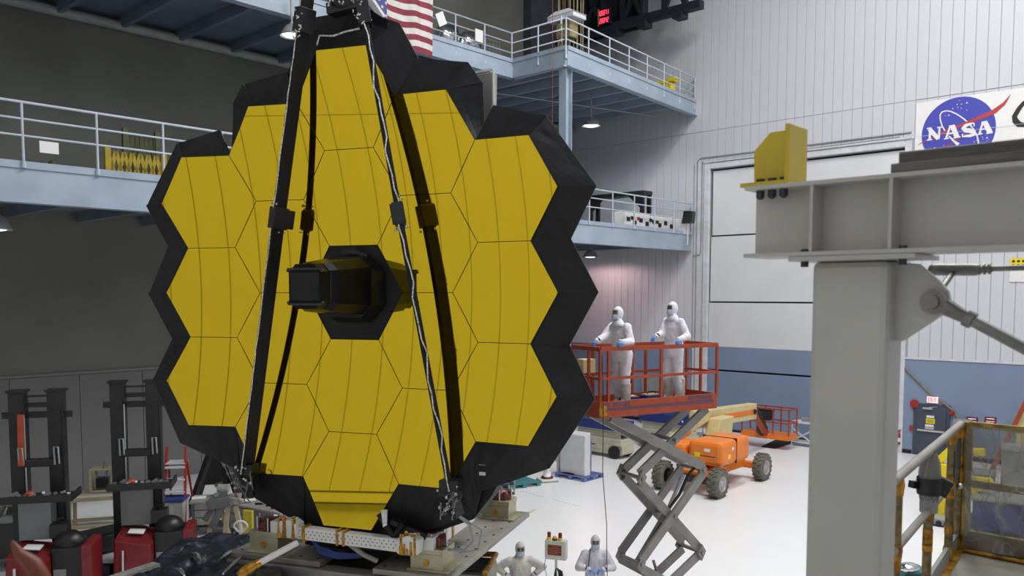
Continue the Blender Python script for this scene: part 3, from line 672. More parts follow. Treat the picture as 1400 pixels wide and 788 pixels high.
# yellow end stop
ys = thing('end_stop', 'yellow bolted steel end stop on the left end of the beam', 'bracket', rm(-1.7, 3.7, 6.898), RZ)
pv = lambda x, y, v=3.70: gp(x, y, v)
a0 = pv(1031, 240); a1 = pv(1031, 207); a2 = pv(1053, 181); a3 = pv(1081, 177); a4 = pv(1081, 240)
zb_ = 6.916
b = RB(); b.prism([(a0.x, 3.70, zb_), (a1.x, 3.70, a1.z), (a2.x, 3.70, a2.z), (a3.x, 3.70, a3.z), (a4.x, 3.70, zb_)], (0, .022, 0)); b.build('rib_plate', M['yellow'], ys, world=True, bevel=.002)
b = RB(); t3 = pv(1082, 170, 3.64); b.box(a4.x, a4.x+.02, 3.63, 3.83, zb_, t3.z+.005); b.build('stop_plate', M['yellow'], ys, world=True, bevel=.003)
b = RB(); b.box(a0.x-.03, a4.x+.02, 3.62, 3.84, 6.898, zb_); b.build('foot_plate', M['yellow'], ys, world=True)
for x in (1039, 1055, 1071):
    p = gp(x, 262, 3.65)
    b = RB(); b.cyl((p.x, 3.655, 6.845), (p.x, 3.655, zb_+.016), .019, n=6); b.cyl((p.x, 3.655, 6.838), (p.x, 3.655, 6.846), .012, n=8); b.build('bolt', M['bolt'], ys, world=True)
r0 = gp(1219, 237, 3.62)
rl = thing('crane_rail', 'dark streaked grey rail lying on top of the near beam', 'rail', rm(0, 3.7, 6.898), RZ)
b = RB(); b.box(r0.x, 1.6, 3.605, 3.80, 6.898, 6.935); b.build('rail_foot', M['stain'], rl, world=True, bevel=.004)
b = RB(); b.box(r0.x+.02, 1.6, 3.635, 3.78, 6.935, 6.985); b.build('rail_head', M['stain'], rl, world=True, bevel=.006)
# tie rod from the gusset
tr = thing('tie_rod', 'grey steel tie rod pinned to the column gusset sloping down right', 'rod', rm(-.9, 3.78, 6.3), RZ)
e0 = gp(1277, 413, 3.775)
b = RB(); b.cyl((e0.x, 3.755, e0.z), (e0.x, 3.80, e0.z), .052, n=20); b.build('eye', M['steelr'], tr, world=True)
b = RB(); b.cyl((e0.x, 3.735, e0.z), (e0.x, 3.84, e0.z), .028, n=14); b.build('pin', M['steelr'], tr, world=True)
q1 = gp(1326, 437, 3.775); q2 = gp(1420, 487, 3.775)
b = RB(); b.tube([e0+Vector((.045, 0, -.02)), e0.lerp(q1, .8), q1], [.036, .028, .026], 10); b.tube([q1-(q2-q1)*.06, q1+(q2-q1)*.05], .038, 6); b.tube([q1, q2, q2+(q2-q1)*2], .024, 10); b.build('rod', M['steelr'], tr, world=True)
tb = thing('turnbuckle', 'horizontal silver turnbuckle with thick sleeve behind the column gusset', 'turnbuckle', rm(-.7, 4.2, 6.5), RZ)
s0 = gp(1277, 369, 4.2); s1 = gp(1333, 369, 4.2); s2 = gp(1356, 367.5, 4.2); s3 = gp(1405, 366, 4.2)
b = RB(); b.cyl(s0, s1, .028, n=14); b.sph(s0, .028, 12, 6); b.sph(s1, .028, 12, 6); b.build('sleeve', M['steelr'], tb, world=True)
b = RB(); b.tube([s1, s2], .018, 8); 
for t in (.2, .5, .8): b.tube([s1.lerp(s2, t), s1.lerp(s2, t+.12)], .025, 8)
b.tube([s2, s3, s3+(s3-s2)*3], .013, 8); b.build('threaded_rod', M['steelr'], tb, world=True)
b = RB(); b.tube([gp(1302, 374, 4.2), gp(1288, 394, 4.0)], .014, 8); b.build('link', M['steelr'], tb, world=True)
p = gp(1391, 372, VW-.06); wpl = thing('warning_plate', 'small white wall plate with a yellow dotted top at the right picture edge', 'plate', rm(p.x, VW-.06, p.z-.3), RZ)
b = RB(); b.box(p.x-.25, p.x+.6, VW-.07, VW-.03, p.z-.36, p.z+.15); b.build('plate', M['white'], wpl, world=True)
b = RB(); b.box(p.x-.25, p.x+.6, VW-.08, VW-.07, p.z+.15, p.z+.50); b.build('yellow_strip', M['yellow2'], wpl, world=True)
b = RB()
for k in range(5):
    for r in (0, 1): b.box(p.x-.18+k*.16, p.x-.09+k*.16, VW-.083, VW-.08, p.z+.20+r*.15, p.z+.28+r*.15)
b.build('dots', M['ink'], wpl, world=True, kind='stuff')
# ================================================================== RIGHT PLATFORM with taped railing
RA = Vector((2.36, 4.98, 0)); RBp = Vector((3.80, 6.97, 0)); rdir = (RBp-RA).normalized(); fdir = Vector((.734, -.679, 0))
DZ2 = 4.22
ap = thing('access_platform', 'grey access platform deck with amber-taped pipe railing at lower right', 'platform', (3.8, 6.9, DZ2), 0)
NEAR = RA - rdir*.25
b = MB(); b.prism([p+Vector((0, 0, DZ2-.1)) for p in (NEAR, RBp, RBp+fdir*3.5, NEAR+fdir*3.5)], (0, 0, .1)); b.build('deck', M['plate'], ap, world=True)
b = MB(); b.beam(NEAR+Vector((0, 0, DZ2+.04)), RBp+Vector((0, 0, DZ2+.04)), .03, .2); b.build('toe_board', M['bench'], ap, world=True)
b = MB(); b.beam(NEAR+fdir*.04+Vector((0, 0, DZ2+.01)), RBp+fdir*.04+Vector((0, 0, DZ2+.01)), .05, .02); b.build('floor_tape', M['amber'], ap, world=True)
def rp(t, z): p = RA + (RBp-RA)*t; return Vector((p.x, p.y, z))
b = MB(); b.tube([rp(-.08, 5.30), rp(1.0, 5.30)], .03, 10); b.build('handrail', M['railpipe'], ap, world=True)
b = MB(); b.tube([rp(-.05, 4.86), rp(1.0, 4.86)], .026, 10); b.build('mid_rail', M['railpipe'], ap, world=True)
for t in (-.03, .42, .82, 1.0):
    b = MB(); b.cyl(rp(t, DZ2-.1), rp(t, 5.30), .032, n=10); ps_ = b.build('rail_post', M['postwrap'], ap, world=True)
    b = MB()
    for z in (5.26, 4.86, 4.32): b.tube([rp(t, z-.07), rp(t, z), rp(t, z+.035)], [.036, .044, .038], 8)
    for k in range(4): b.tube([rp(t, z0 := random.uniform(4.3, 5.1)), rp(t, z0+.06)], .036, 8)
    b.build('tape_wrap', M['amber'], ps_, world=True, kind='stuff')
# taped film panel
pn = thing('film_panel', 'crinkled clear plastic film stretched in an amber-taped frame on the platform', 'screen', (4.2, 6.8, DZ2), 0)
PA = RBp + rdir*.02 + fdir*.06
def fp(s, z): p = PA + fdir*s; return Vector((p.x, p.y, z))
M['tapeframe'] = mat('olive_tape', (.34, .235, .035), .3, .2, var=.3, scale=9)
for a_, c_, w_ in ((fp(0, DZ2+.02), fp(0, 5.32), .07), (fp(.78, DZ2+.05), fp(.78, 5.30), .07), (fp(1.6, DZ2+.05), fp(1.6, 5.30), .07)):
    b = MB(); b.beam(a_, c_, w_, .04, up=fdir.cross(Vector((0, 0, 1)))); b.build('frame_post', M['tapeframe'], pn, world=True)
for z, w_ in ((5.30, .05), (4.80, .06), (DZ2+.09, .17)):
    b = MB(); b.beam(fp(0, z), fp(1.65, z), .035, w_); b.build('frame_rail', M['tapeframe'], pn, world=True)
b = MB(); nx, nz = 60, 40; vs = []
for i in range(nx+1):
    for j in range(nz+1):
        s_ = 1.62*i/nx; z = DZ2+.04+(5.3-DZ2-.04)*j/nz; p = fp(s_, z); k = abs(noise.noise(Vector((s_*2.6+z*2.6, z*.7-s_*.9, 3))))*.10 + abs(noise.noise(Vector((s_*9+z*7, z*1.5-s_, 8))))*.03
        vs.append(p - rdir*(.035+k))
b.add(vs, [(i*(nz+1)+j, (i+1)*(nz+1)+j, (i+1)*(nz+1)+j+1, i*(nz+1)+j+1) for i in range(nx) for j in range(nz)], True); b.build('film_sheet', M['film'], pn, world=True)
b = MB(); b.tube([fp(.0, DZ2+.02)-rdir*.08, fp(.5, DZ2+.02)-rdir*.1, fp(1.6, DZ2+.02)-rdir*.08], .018, 6); b.build('floor_tape', M['amber'], pn, world=True)
# film-wrapped bundle strapped to the second post, wrapped bracket on the third
wb_ = thing('wrapped_bundle', 'grey film-wrapped bundle strapped with black tape to the taped railing', 'bundle', rp(.42, 4.85), 0)
b = MB()
prof = [(.02, -.04), (.055, .0), (.085, .12), (.095, .25), (.085, .36), (.05, .43)]
b.lathe([(r*.8, z) for r, z in prof], (0, 0, 0), 12); b.build('film_cover', M['film'], wb_)
b = MB(); b.lathe([(.06, -.0), (.065, .2), (.05, .4)], (0, 0, 0), 10); b.build('padding', M['bench'], wb_)
b = MB(); b.lathe([(.082, .13), (.088, .2), (.085, .25)], (0, 0, 0), 12); b.beam((.06, .03, .2), (.14, .0, .16), .09, .12); b.beam((-.06, .03, .19), (-.13, .0, .2), .05, .05); b.build('black_strap', M['blackm'], wb_)
wk = thing('wrapped_bracket', 'dark foil-wrapped flat bracket hanging between the last two railing posts', 'bracket', rp(.88, 4.78), 0)
b = MB(); o_ = rp(.82, 4.90)-rp(.88, 4.78); b.prism([Vector((0, 0, .0))-rdir*.17, Vector((0, 0, .0))+rdir*.14, Vector((0, 0, .42))+rdir*.14, Vector((0, 0, .36))-rdir*.17], fdir*.03); b.build('plate', M['drape'], wk)
b = MB(); b.sph(Vector((0, 0, .05))+fdir*.05, .025, 8, 5); b.build('stud', M['silver'], wk)
# ================================================================== DOOR WALL DETAILS
def wp(px, py, dv=.06): return rc(at_v(px, py, VW-dv))
def disc(T, name, m, c, r, z0v, th=.004, n=40, sx=1):
    q = RB(); q.prism([(c.x+sx*r*math.cos(2*PI*i/n), z0v, c.z+r*math.sin(2*PI*i/n)) for i in range(n)], (0, -th, 0)); return q.build(name, m, T, world=True)
bt0 = wp(1253, 141); 
bn = thing('banner', 'white wall banner with round blue space agency emblem and black script', 'banner', rm(-8, VW, 10), RZ)
b = RB(); b.box(bt0.x, -3.6, VW-.05, VW-.035, 10.6, bt0.z); b.build('sheet', M['white'], bn, world=True)
cl_ = wp(1258.9, 180); cr_ = wp(1363.6, 165); ct_ = wp(1311, 131.2)
R_ = (cr_.x-cl_.x)/2; cc = Vector(((cl_.x+cr_.x)/2, 0, ct_.z-R_))
disc(bn, 'emblem_ring', M['white'], cc, R_, VW-.05, .006); lg = disc(bn, 'emblem_disc', M['logo'], cc, R_*.972, VW-.056, .006)
def zp(x, y, dv): p = rc(at_v(x/7.506+1240, y/7.506+110, VW-dv)); return p
def ribbon(q, pts, w, dv, th=.004):  # pts in zoom pixels, w in metres (scalar or list)
    P = [zp(x, y, dv) for x, y in pts]; n = len(P); L = []; R = []
    for i, p in enumerate(P):
        d = (P[min(i+1, n-1)]-P[max(i-1, 0)]); d = Vector((d.x, 0, d.z)).normalized(); nn = Vector((-d.z, 0, d.x)); ww = w[i] if isinstance(w, (list, tuple)) else w
        L.append(p+nn*ww/2); R.append(p-nn*ww/2)
    for i in range(n-1): q.prism([L[i], L[i+1], R[i+1], R[i]], (0, -th, 0))
def zpoly(q, pts, dv, th=.004): q.prism([zp(x, y, dv) for x, y in pts], (0, -th, 0))
b = RB(); el = []
for (x, y) in ((392, 522), (362, 470), (343, 410), (340, 355), (358, 325), (400, 312), (450, 318), (510, 345), (580, 392), (640, 445), (690, 510), (720, 570), (734, 630), (730, 690), (712, 730)): el.append((x, y))
ribbon(b, el, .045, .064); b.build('orbit_line', M['white'], bn, world=True)
b = RB(); zpoly(b, [(100, 665), (300, 555), (500, 470), (700, 385), (870, 308), (985, 228), (1068, 138), (1010, 245), (905, 340), (760, 398), (600, 455), (430, 528)], .066); b.build('red_vector', M['logored'], bn, world=True)
b = RB(); zpoly(b, [(330, 725), (470, 630), (600, 545), (692, 470), (640, 525), (520, 610), (400, 690), (350, 725)], .066); b.build('red_vector', M['logored'], bn, world=True)
b = RB(); ribbon(b, [(428, 568), (470, 612), (500, 640)], [.03, .07, .06], .070); ribbon(b, [(478, 620), (528, 660)], [.06, .13], .070); b.build('orbit_tail', M['white'], bn, world=True)
dvl = .072
def letter(parts, name='letter'):
    q = RB()
    for k, (pts, ww) in enumerate(parts): ribbon(q, pts, ww, dvl+.0006*k, .005)
    q.build(name, M['white'], bn, world=True)
letter([([(238, 492), (232, 612)], .08), ([(228, 498), (322, 600)], .15), ([(335, 484), (326, 604)], .07), ([(205, 494), (252, 488)], .05), ([(205, 614), (258, 606)], .05), ([(310, 485), (362, 478)], .05)])
letter([([(445, 470), (402, 590)], .07), ([(465, 462), (515, 585)], .17), ([(425, 548), (500, 538)], .05), ([(380, 602), (432, 592)], .05), ([(478, 592), (548, 578)], .05), ([(432, 472), (484, 462)], .06)])
letter([([(690, 470), (688, 438), (650, 446), (605, 462), (580, 490), (600, 512), (645, 515), (685, 530), (690, 552), (650, 568), (600, 572), (572, 578), (570, 548)], [.05, .04, .08, .13, .17, .17, .17, .17, .15, .11, .08, .05, .05])])
letter([([(778, 432), (745, 545), ], .07), ([(797, 424), (855, 540)], .17), ([(765, 502), (835, 492)], .05), ([(722, 555), (775, 546)], .05), ([(815, 546), (882, 534)], .05), ([(765, 432), (815, 424)], .06)])
b = RB()
for (x, y, r) in ((615, 231, .045), (515, 247, .03), (560, 243, .03), (540, 207, .02), (520, 277, .025), (557, 286, .025), (615, 305, .025), (470, 290, .03), (430, 358, .04), (393, 362, .025), (822, 590, .045), (775, 585, .025), (780, 605, .02), (840, 607, .02), (820, 618, .02), (690, 630, .03), (716, 618, .025), (380, 668, .025), (283, 692, .03), (240, 702, .025)):
    c = zp(x, y, .064); b.prism([(c.x+r*(1 if k % 2 == 0 else .4)*math.cos(PI*k/4), c.y, c.z+r*(1 if k % 2 == 0 else .4)*math.sin(PI*k/4)) for k in range(8)], (0, -.004, 0))
b.build('star', M['white'], bn, world=True, kind='stuff')
b = RB(); ribbon(b, [(1260, 195), (1200, 228), (1150, 290), (1103, 370), (1112, 412), (1150, 452), (1215, 458), (1290, 430)], [.10, .13, .16, .17, .2, .2, .14, .1], .06); b.build('script_letter', M['ink'], bn, world=True)
b = RB(); ribbon(b, [(80, 582), (500, 530), (930, 478), (1300, 430)], .012, .078, .001); b.build('crease', M['trim'], bn, world=True)
# exit door
ex = thing('exit_door', 'slate grey exit door with closer, yellow notice and push bar', 'door', rm(-9.9, VW-.06, 0), RZ)
b = RB(); b.box(-10.56, -9.22, VW-.10, VW-.05, 0, 2.06); b.build('door_frame', M['exitdoor'], ex, world=True)
b = RB(); b.box(-10.42, -9.36, VW-.13, VW-.09, .02, 1.97); b.build('door_leaf', M['exitdoor'], ex, world=True, bevel=.006)
b = RB(); b.box(-10.38, -9.40, VW-.19, VW-.13, .98, 1.05); b.build('push_bar', M['silver'], ex, world=True)
b = RB(); b.box(-10.2, -9.85, VW-.19, VW-.13, 1.86, 1.93); b.beam((-10.0, VW-.16, 1.93), (-9.7, VW-.1, 1.98), .02, .02); b.build('door_closer', M['silver'], ex, world=True)
b = RB(); b.box(-10.08, -9.75, VW-.135, VW-.13, 1.30, 1.50); b.build('yellow_notice', M['yellow2'], ex, world=True)
b = RB(); b.box(-10.06, -9.78, VW-.135, VW-.13, 1.53, 1.62); b.build('white_notice', M['white'], ex, world=True)
b = RB(); b.box(-10.10, -9.79, VW-.135, VW-.13, 1.08, 1.26)
b.build('white_notice', M['white'], ex, world=True)
b = RB()
for k in range(3): b.box(-10.04, -9.8, VW-.1365, VW-.135, 1.34+k*.045, 1.355+k*.045)
for k in range(6): b.box(-10.08+k*.05, -10.055+k*.05, VW-.1365, VW-.135, 1.1, 1.18)
b.build('print', M['ink'], ex, world=True, kind='stuff')
es = thing('exit_sign', 'lit white exit sign with red letters above the slate door', 'sign', rm(-9.9, VW-.06, 2.2), RZ)
se = wp(1275, 547, .1)
b = RB(); b.box(se.x-.2, se.x+.2, VW-.14, VW-.05, se.z-.12, se.z+.12); b.build('housing', M['exitw'], es, world=True)
def stroke_text(q, txt, x0, z0, h, wd, gap, v, tk, th=.004):
    G = {'E': [((1, 0), (0, 0)), ((0, 0), (0, 1)), ((0, 1), (1, 1)), ((0, .5), (.8, .5))], 'X': [((0, 0), (1, 1)), ((0, 1), (1, 0))], 'I': [((.5, 0), (.5, 1))], 'T': [((.5, 0), (.5, 1)), ((0, 1), (1, 1))]}
    for ch in txt:
        for (a, c) in G[ch]: q.beam((x0+a[0]*wd, v, z0+a[1]*h), (x0+c[0]*wd, v, z0+c[1]*h), tk, th, up=(0, 1, 0))
        x0 += wd+gap
b = RB(); stroke_text(b, 'EXIT', se.x-.14, se.z-.075, .15, .05, .027, VW-.142, .022); b.build('lettering', M['redtxt'], es, world=True)
p = wp(1250, 552, .1)
b = RB(); b.cyl((p.x, VW-.05, p.z), (p.x, VW-.13, p.z), .16, n=20); b.cyl((p.x, VW-.13, p.z), (p.x, VW-.15, p.z), .06, n=12); b.box(p.x-.07, p.x+.07, VW-.1, VW-.05, p.z-.24, p.z-.14)
solo(b, 'alarm_bell', M['red'], 'round red alarm bell beside the slate exit door', 'alarm bell')
p = wp(1246, 585.5, .1); b = RB(); b.box(p.x-.07, p.x+.07, VW-.11, VW-.05, p.z-.1, p.z+.1); solo(b, 'fire_pull', M['red'], 'small red fire pull box below the round alarm bell', 'alarm box')
def extinguisher(px, py, label):
    p = wp(px, py, .15); T = thing('fire_extinguisher', label, 'extinguisher', rm(p.x, VW-.16, p.z-.3), RZ)
    q = MB(); q.lathe([(.02, 0), (.085, .01), (.09, .06), (.09, .42), (.06, .5), (.025, .53), (.01, .54)], n=14); q.build('cylinder', M['red'], T, bevel=0)
    q = MB(); q.lathe([(.0915, .12), (.0915, .28)], n=14); q.build('label_band', M['white'], T)
    q = MB(); q.beam((-.02, 0, .56), (.1, 0, .6), .03, .03); q.tube([(0, 0, .56), (-.1, 0, .5), (-.1, 0, .25)], .014, 6); q.build('valve_hose', M['blackm'], T)
    q = MB(); q.box(-.1, .1, .09, .11, .1, .5); q.build('wall_bracket', M['blackm'], T)
extinguisher(1228, 598, 'red fire extinguisher on the blue wall left of the exit door')
extinguisher(1317, 596, 'red fire extinguisher half hidden behind the taped railing corner')
for px, lab in ((1329, 'dark red notice board right of the exit door, the left of the two'), (1354, 'dark red notice board above the film panel, the right of the two')):
    p = wp(px, 576, .07); T = thing('notice_board', lab, 'sign', rm(p.x, VW-.07, p.z-.15), RZ, 'dark red notices on the blue wall')
    q = RB(); q.box(p.x-.2, p.x+.2, VW-.07, VW-.05, p.z-.15, p.z+.15); q.build('board', M['darkred'], T, world=True)
    q = RB(); q.box(p.x-.13, p.x+.13, VW-.073, VW-.07, p.z+.07, p.z+.1); q.box(p.x-.15, p.x+.15, VW-.073, VW-.07, p.z-.02, p.z-.005); q.box(p.x-.15, p.x+.1, VW-.073, VW-.07, p.z-.07, p.z-.055); q.build('print', M['exitw'], T, world=True, kind='stuff')
# sagging cable along the wall
b = RB(); b.tube([wp(x, y, .1) for x, y in ((1228, 494), (1250, 517), (1273, 540), (1292, 553), (1303, 562), (1310, 572))], .03, 6); solo(b, 'wall_cable', M['rope'], 'pinkish hose sagging across the blue wall above the exit sign', 'cable')
p = wp(1302, 565, .12); b = RB(); b.cyl((p.x, VW-.05, p.z), (p.x, VW-.18, p.z), .1, n=12); b.sph((p.x, VW-.2, p.z), .06, 8, 5); solo(b, 'hose_valve', M['red'], 'small red hose valve at the lower end of the wall hose', 'valve')
# red gantry leg and cabinets by the wall at far right
gl = thing('red_gantry', 'orange-red slanted gantry leg against the wall at the right edge', 'gantry', rm(-7.0, VW-1.2, 0), RZ)
p0 = gp(1383, 589, VW-1.2); p1 = gp(1412, 530, VW-1.2)
dd = (p1-p0)/(p1.z-p0.z)
b = RB(); b.beam(p0-dd*p0.z, p0+dd*3.4, .22, .12); b.build('leg', M['redor'], gl, world=True)
b = RB(); q0 = p0+dd*3.3; b.beam(q0-Vector((.2, 0, 0)), q0+Vector((3, 0, 0)), .2, .2); b.build('cross_beam', M['redor'], gl, world=True)
b = RB(); p = gp(1398, 585, VW-.8); b.box(p.x-.15, p.x+.9, VW-1.1, VW-.5, 0, p.z+.55); solo(b, 'cream_cabinet', M['cream'], 'cream equipment cabinet by the wall at the right picture edge', 'cabinet', bevel=.02)
b = RB(); p = gp(1303, 600, VW-.4); b.box(p.x+.05, p.x+.6, VW-.7, VW-.1, 0, 1.62); solo(b, 'grey_locker', M['bench'], 'low grey locker between the exit door and the railing corner', 'cabinet', bevel=.02)
# ================================================================== PEOPLE
def capsule(q, a, c, ra, rc_, n=10):
    a = Vector(a); c = Vector(c); q.cyl(a, c, ra, rc_, n=n, cap=True); q.sph(a, ra, n, 6); q.sph(c, rc_, n, 6)
def remesh(o, voxel, smooth=4, disp=0., dscale=.12):
    md = o.modifiers.new('remesh', 'REMESH'); md.mode = 'VOXEL'; md.voxel_size = voxel; md.use_smooth_shade = True
    md = o.modifiers.new('smooth', 'SMOOTH'); md.iterations = smooth; md.factor = .5
    if disp:
        t = bpy.data.textures.get('folds') or bpy.data.textures.new('folds', 'CLOUDS'); t.noise_scale = dscale; t.noise_depth = 2
        md = o.modifiers.new('folds', 'DISPLACE'); md.texture = t; md.strength = disp; md.mid_level = .5; md.texture_coords = 'LOCAL'
def ellipse_ring(c, rx, ry, n=16): return [Vector((c[0]+rx*math.cos(2*PI*k/n), c[1]+ry*math.sin(2*PI*k/n), c[2])) for k in range(n)]
def glove(T, wrist, fwd, palmn, left, curl, m):
    # five separate fingers; fwd: along the hand, palmn: the way the fingers curl; thumb leaves the side of the palm
    fwd = Vector(fwd).normalized(); palmn = (Vector(palmn) - fwd*Vector(palmn).dot(fwd)).normalized(); side = fwd.cross(palmn)*(1 if left else -1)
    q = MB(); wrist = Vector(wrist)
    for k in (-.024, 0, .024): capsule(q, wrist+side*k*.7, wrist+fwd*.085+side*k, .023, .017, 8)
    for i, (o, L) in enumerate(((.034, .92), (.012, 1.0), (-.011, .94), (-.032, .76))):
        p = wrist + fwd*(.085 if i < 3 else .078) + side*o; a = .12+.03*i
        for j, l in enumerate((.044, .028, .022)):
            a += curl*(.9 if j else .6); d = fwd*math.cos(a)+palmn*math.sin(a); n_ = p + d*l*L; capsule(q, p, n_, .0115-.001*j, .0105-.001*j, 8); p = n_
    p = wrist + fwd*.03 + side*.03; a = .9
    for l, dd in ((.04, .0), (.03, .25*curl), (.026, .3*curl)):
        a -= dd; d = (fwd*math.cos(a) + side*math.sin(a)*.8 + palmn*(.35+.3*curl)).normalized(); n_ = p+d*l; capsule(q, p, n_, .0135, .0115, 8); p = n_
    o = q.build('glove', m, T); remesh(o, .0055, 3); return o
def person(label, loc, rz, hands, feet=((.02, .11), (-.02, -.11)), lean=.0, head_yaw=0., head_pitch=0., suit='suit', boots=True, hgt=1.0, elbow_out=(.5, .5), skin='skin', palm=None, curl=.75, group=None, strap=False):
    T = thing('person', label, 'person', loc, rz)   # local frame: facing +X, left hand +Y
    Z = lambda z: z*hgt
    pel = Vector((0, 0, Z(.95))); ch = Vector((lean*.6, 0, Z(1.30))); nk = Vector((lean, 0, Z(1.49))); hd = Vector((lean*1.15+.02, 0, Z(1.645)))
    q = MB()
    rings = [(0, Z(.80), .15, .19), (0, Z(.93), .17, .205), (lean*.2, Z(1.06), .165, .19), (lean*.45, Z(1.20), .165, .205), (lean*.7, Z(1.34), .155, .22), (lean*.9, Z(1.43), .115, .19), (lean, Z(1.49), .08, .11), (lean, Z(1.55), .065, .07)]
    rr = [ellipse_ring((x, 0, z), a, c) for x, z, a, c in rings]; loft(q, rr)
    for s_, hi in ((1, 0), (-1, 1)):
        sh = Vector((lean*.88, s_*.19, Z(1.415))); wr_ = Vector(hands[hi][0]); L1, L2 = .30, .265
        dv = wr_-sh; D = min(dv.length, L1+L2-.01); dn = dv.normalized(); a = (L1*L1-L2*L2+D*D)/(2*D); h = math.sqrt(max(0, L1*L1-a*a))
        out = Vector((-.45, s_*elbow_out[hi], -.6)); out = (out-dn*out.dot(dn)).normalized(); el = sh+dn*a+out*h
        capsule(q, sh, el, .088, .074); capsule(q, el, wr_, .074, .052)
        q.cyl(wr_-(wr_-el).normalized()*.06, wr_, .052, .05, n=12)
        hip = Vector((0, s_*.095, Z(.90))); fx, fy = feet[hi]; an = Vector((fx, fy, Z(.10))); kn = hip.lerp(an, .5)+Vector((.035, s_*.01, 0))
        capsule(q, hip, kn, .118, .098); capsule(q, kn, an, .098, .088)
    o = q.build('coverall', M[suit], T); remesh(o, .016, 5, .028, .10)
    for hi in (0, 1):
        fx, fy = feet[hi]; f = MB(); f.sph((fx+.05, fy, .06), (.145, .06, .06), 14, 8); f.cyl((fx, fy, .03), (fx+.005, fy, Z(.40)), .088, .10, n=14); f.sph((fx+.005, fy, Z(.40)), (.1, .1, .05), 12, 6)
        e = f.build('boot_cover', M['boot'], T); remesh(e, .014, 4, .02, .08)
    # head, hood, mask
    R = Matrix.Translation(hd) @ Matrix.Rotation(head_yaw, 4, 'Z') @ Matrix.Rotation(head_pitch, 4, 'Y')
    f = MB(R); f.sph((0, 0, .01), (.095, .075, .115), 18, 12); f.sph((.03, 0, -.055), (.062, .055, .055), 14, 8); f.cyl((-.01, 0, -.2), (-.005, 0, -.05), .055, .05, n=12)
    f.add([(.09, .012, .025), (.09, -.012, .025), (.118, 0, -.02), (.09, .018, -.025), (.09, -.018, -.025)], [(0, 2, 1), (0, 3, 2), (1, 2, 4), (2, 3, 4)], True)
    h_ = f.build('head', M[skin], T)
    for s_ in (1, -1):
        f = MB(R); f.sph((.086, s_*.030, .012), (.012, .017, .008), 10, 6); f.build('eye', M['eye'], h_)
        f = MB(R); f.beam((.092, s_*.012, .034), (.083, s_*.048, .036), .01, .008); f.build('eyebrow', M['eye'], h_)
    f = MB(R); vs = []; fs = []; n, m = 24, 16; rad = Vector((.112, .094, .135))
    for j in range(m+1):
        t = PI*j/m
        for i in range(n):
            a = 2*PI*i/n; vs.append(Vector((rad.x*math.sin(t)*math.cos(a)-.004, rad.y*math.sin(t)*math.sin(a), rad.z*math.cos(t)+.012)))
    for j in range(m):
        for i in range(n):
            c = sum((vs[k] for k in (j*n+i, (j+1)*n+i, (j+1)*n+(i+1) % n, j*n+(i+1) % n)), Vector())/4
            if c.x > .055 and -.105 < c.z < .055 and abs(c.y) < .062: continue
            fs.append((j*n+i, (j+1)*n+i, (j+1)*n+(i+1) % n, j*n+(i+1) % n))
    f.add(vs, fs, True)
    n0 = 20; r1 = [Vector((.085*math.cos(2*PI*k/n0)-.004, .075*math.sin(2*PI*k/n0), -.075)) for k in range(n0)]; r2 = [Vector((.095*math.cos(2*PI*k/n0)-.02, .10*math.sin(2*PI*k/n0), -.16)) for k in range(n0)]; r3 = [Vector((.12*math.cos(2*PI*k/n0)-.03, .17*math.sin(2*PI*k/n0), -.215)) for k in range(n0)]
    f.add(r1+r2+r3, [(g*n0+k, g*n0+(k+1) % n0, (g+1)*n0+(k+1) % n0, (g+1)*n0+k) for g in (0, 1) for k in range(n0)], True)
    hood = f.build('hood', M[suit], T); md = hood.modifiers.new('thick', 'SOLIDIFY'); md.thickness = .006
    f = MB(R); vs = []; fs = []; n, m = 12, 8
    for j in range(m+1):
        for i in range(n+1):
            a = -1.15+2.3*i/n; z = -.012-.095*j/m; bul = 1+.12*math.sin(PI*j/m); vs.append((.108*math.cos(a)*bul+.0-.008*(j/m), .085*math.sin(a), z))
    fs = [(j*(n+1)+i, (j+1)*(n+1)+i, (j+1)*(n+1)+i+1, j*(n+1)+i+1) for j in range(m) for i in range(n)]
    f.add(vs, fs, True); mk = f.build('face_mask', M['mask'], T); md = mk.modifiers.new('thick', 'SOLIDIFY'); md.thickness = .004
    for hi in (0, 1):
        wr_, fw, pn_ = hands[hi]; glove(T, wr_, fw, pn_, hi == 0, curl, M['glove'])
        f = MB(); a = Vector(wr_); d = Vector(fw).normalized(); f.cyl(a-d*.05, a+d*.012, .046, .038, n=14); f.build('dark_cuff', M['cuff'], T)
    f = MB(); f.tube([(lean*.9+.11, 0, Z(1.44)), (lean*.6+.153, 0, Z(1.30)), (lean*.3+.155, 0, Z(1.15)), (.152, 0, Z(.95))], .006, 6); f.build('zip', M['trim'], T)
    if strap:
        f = MB(); f.tube([(lean+.02, -.10, Z(1.52)), (lean+.15, -.12, Z(1.38)), (.175, -.14, Z(1.2)), (.19, -.12, Z(1.1))], .008, 6); f.build('lanyard', M['blackm'], T)
    return T
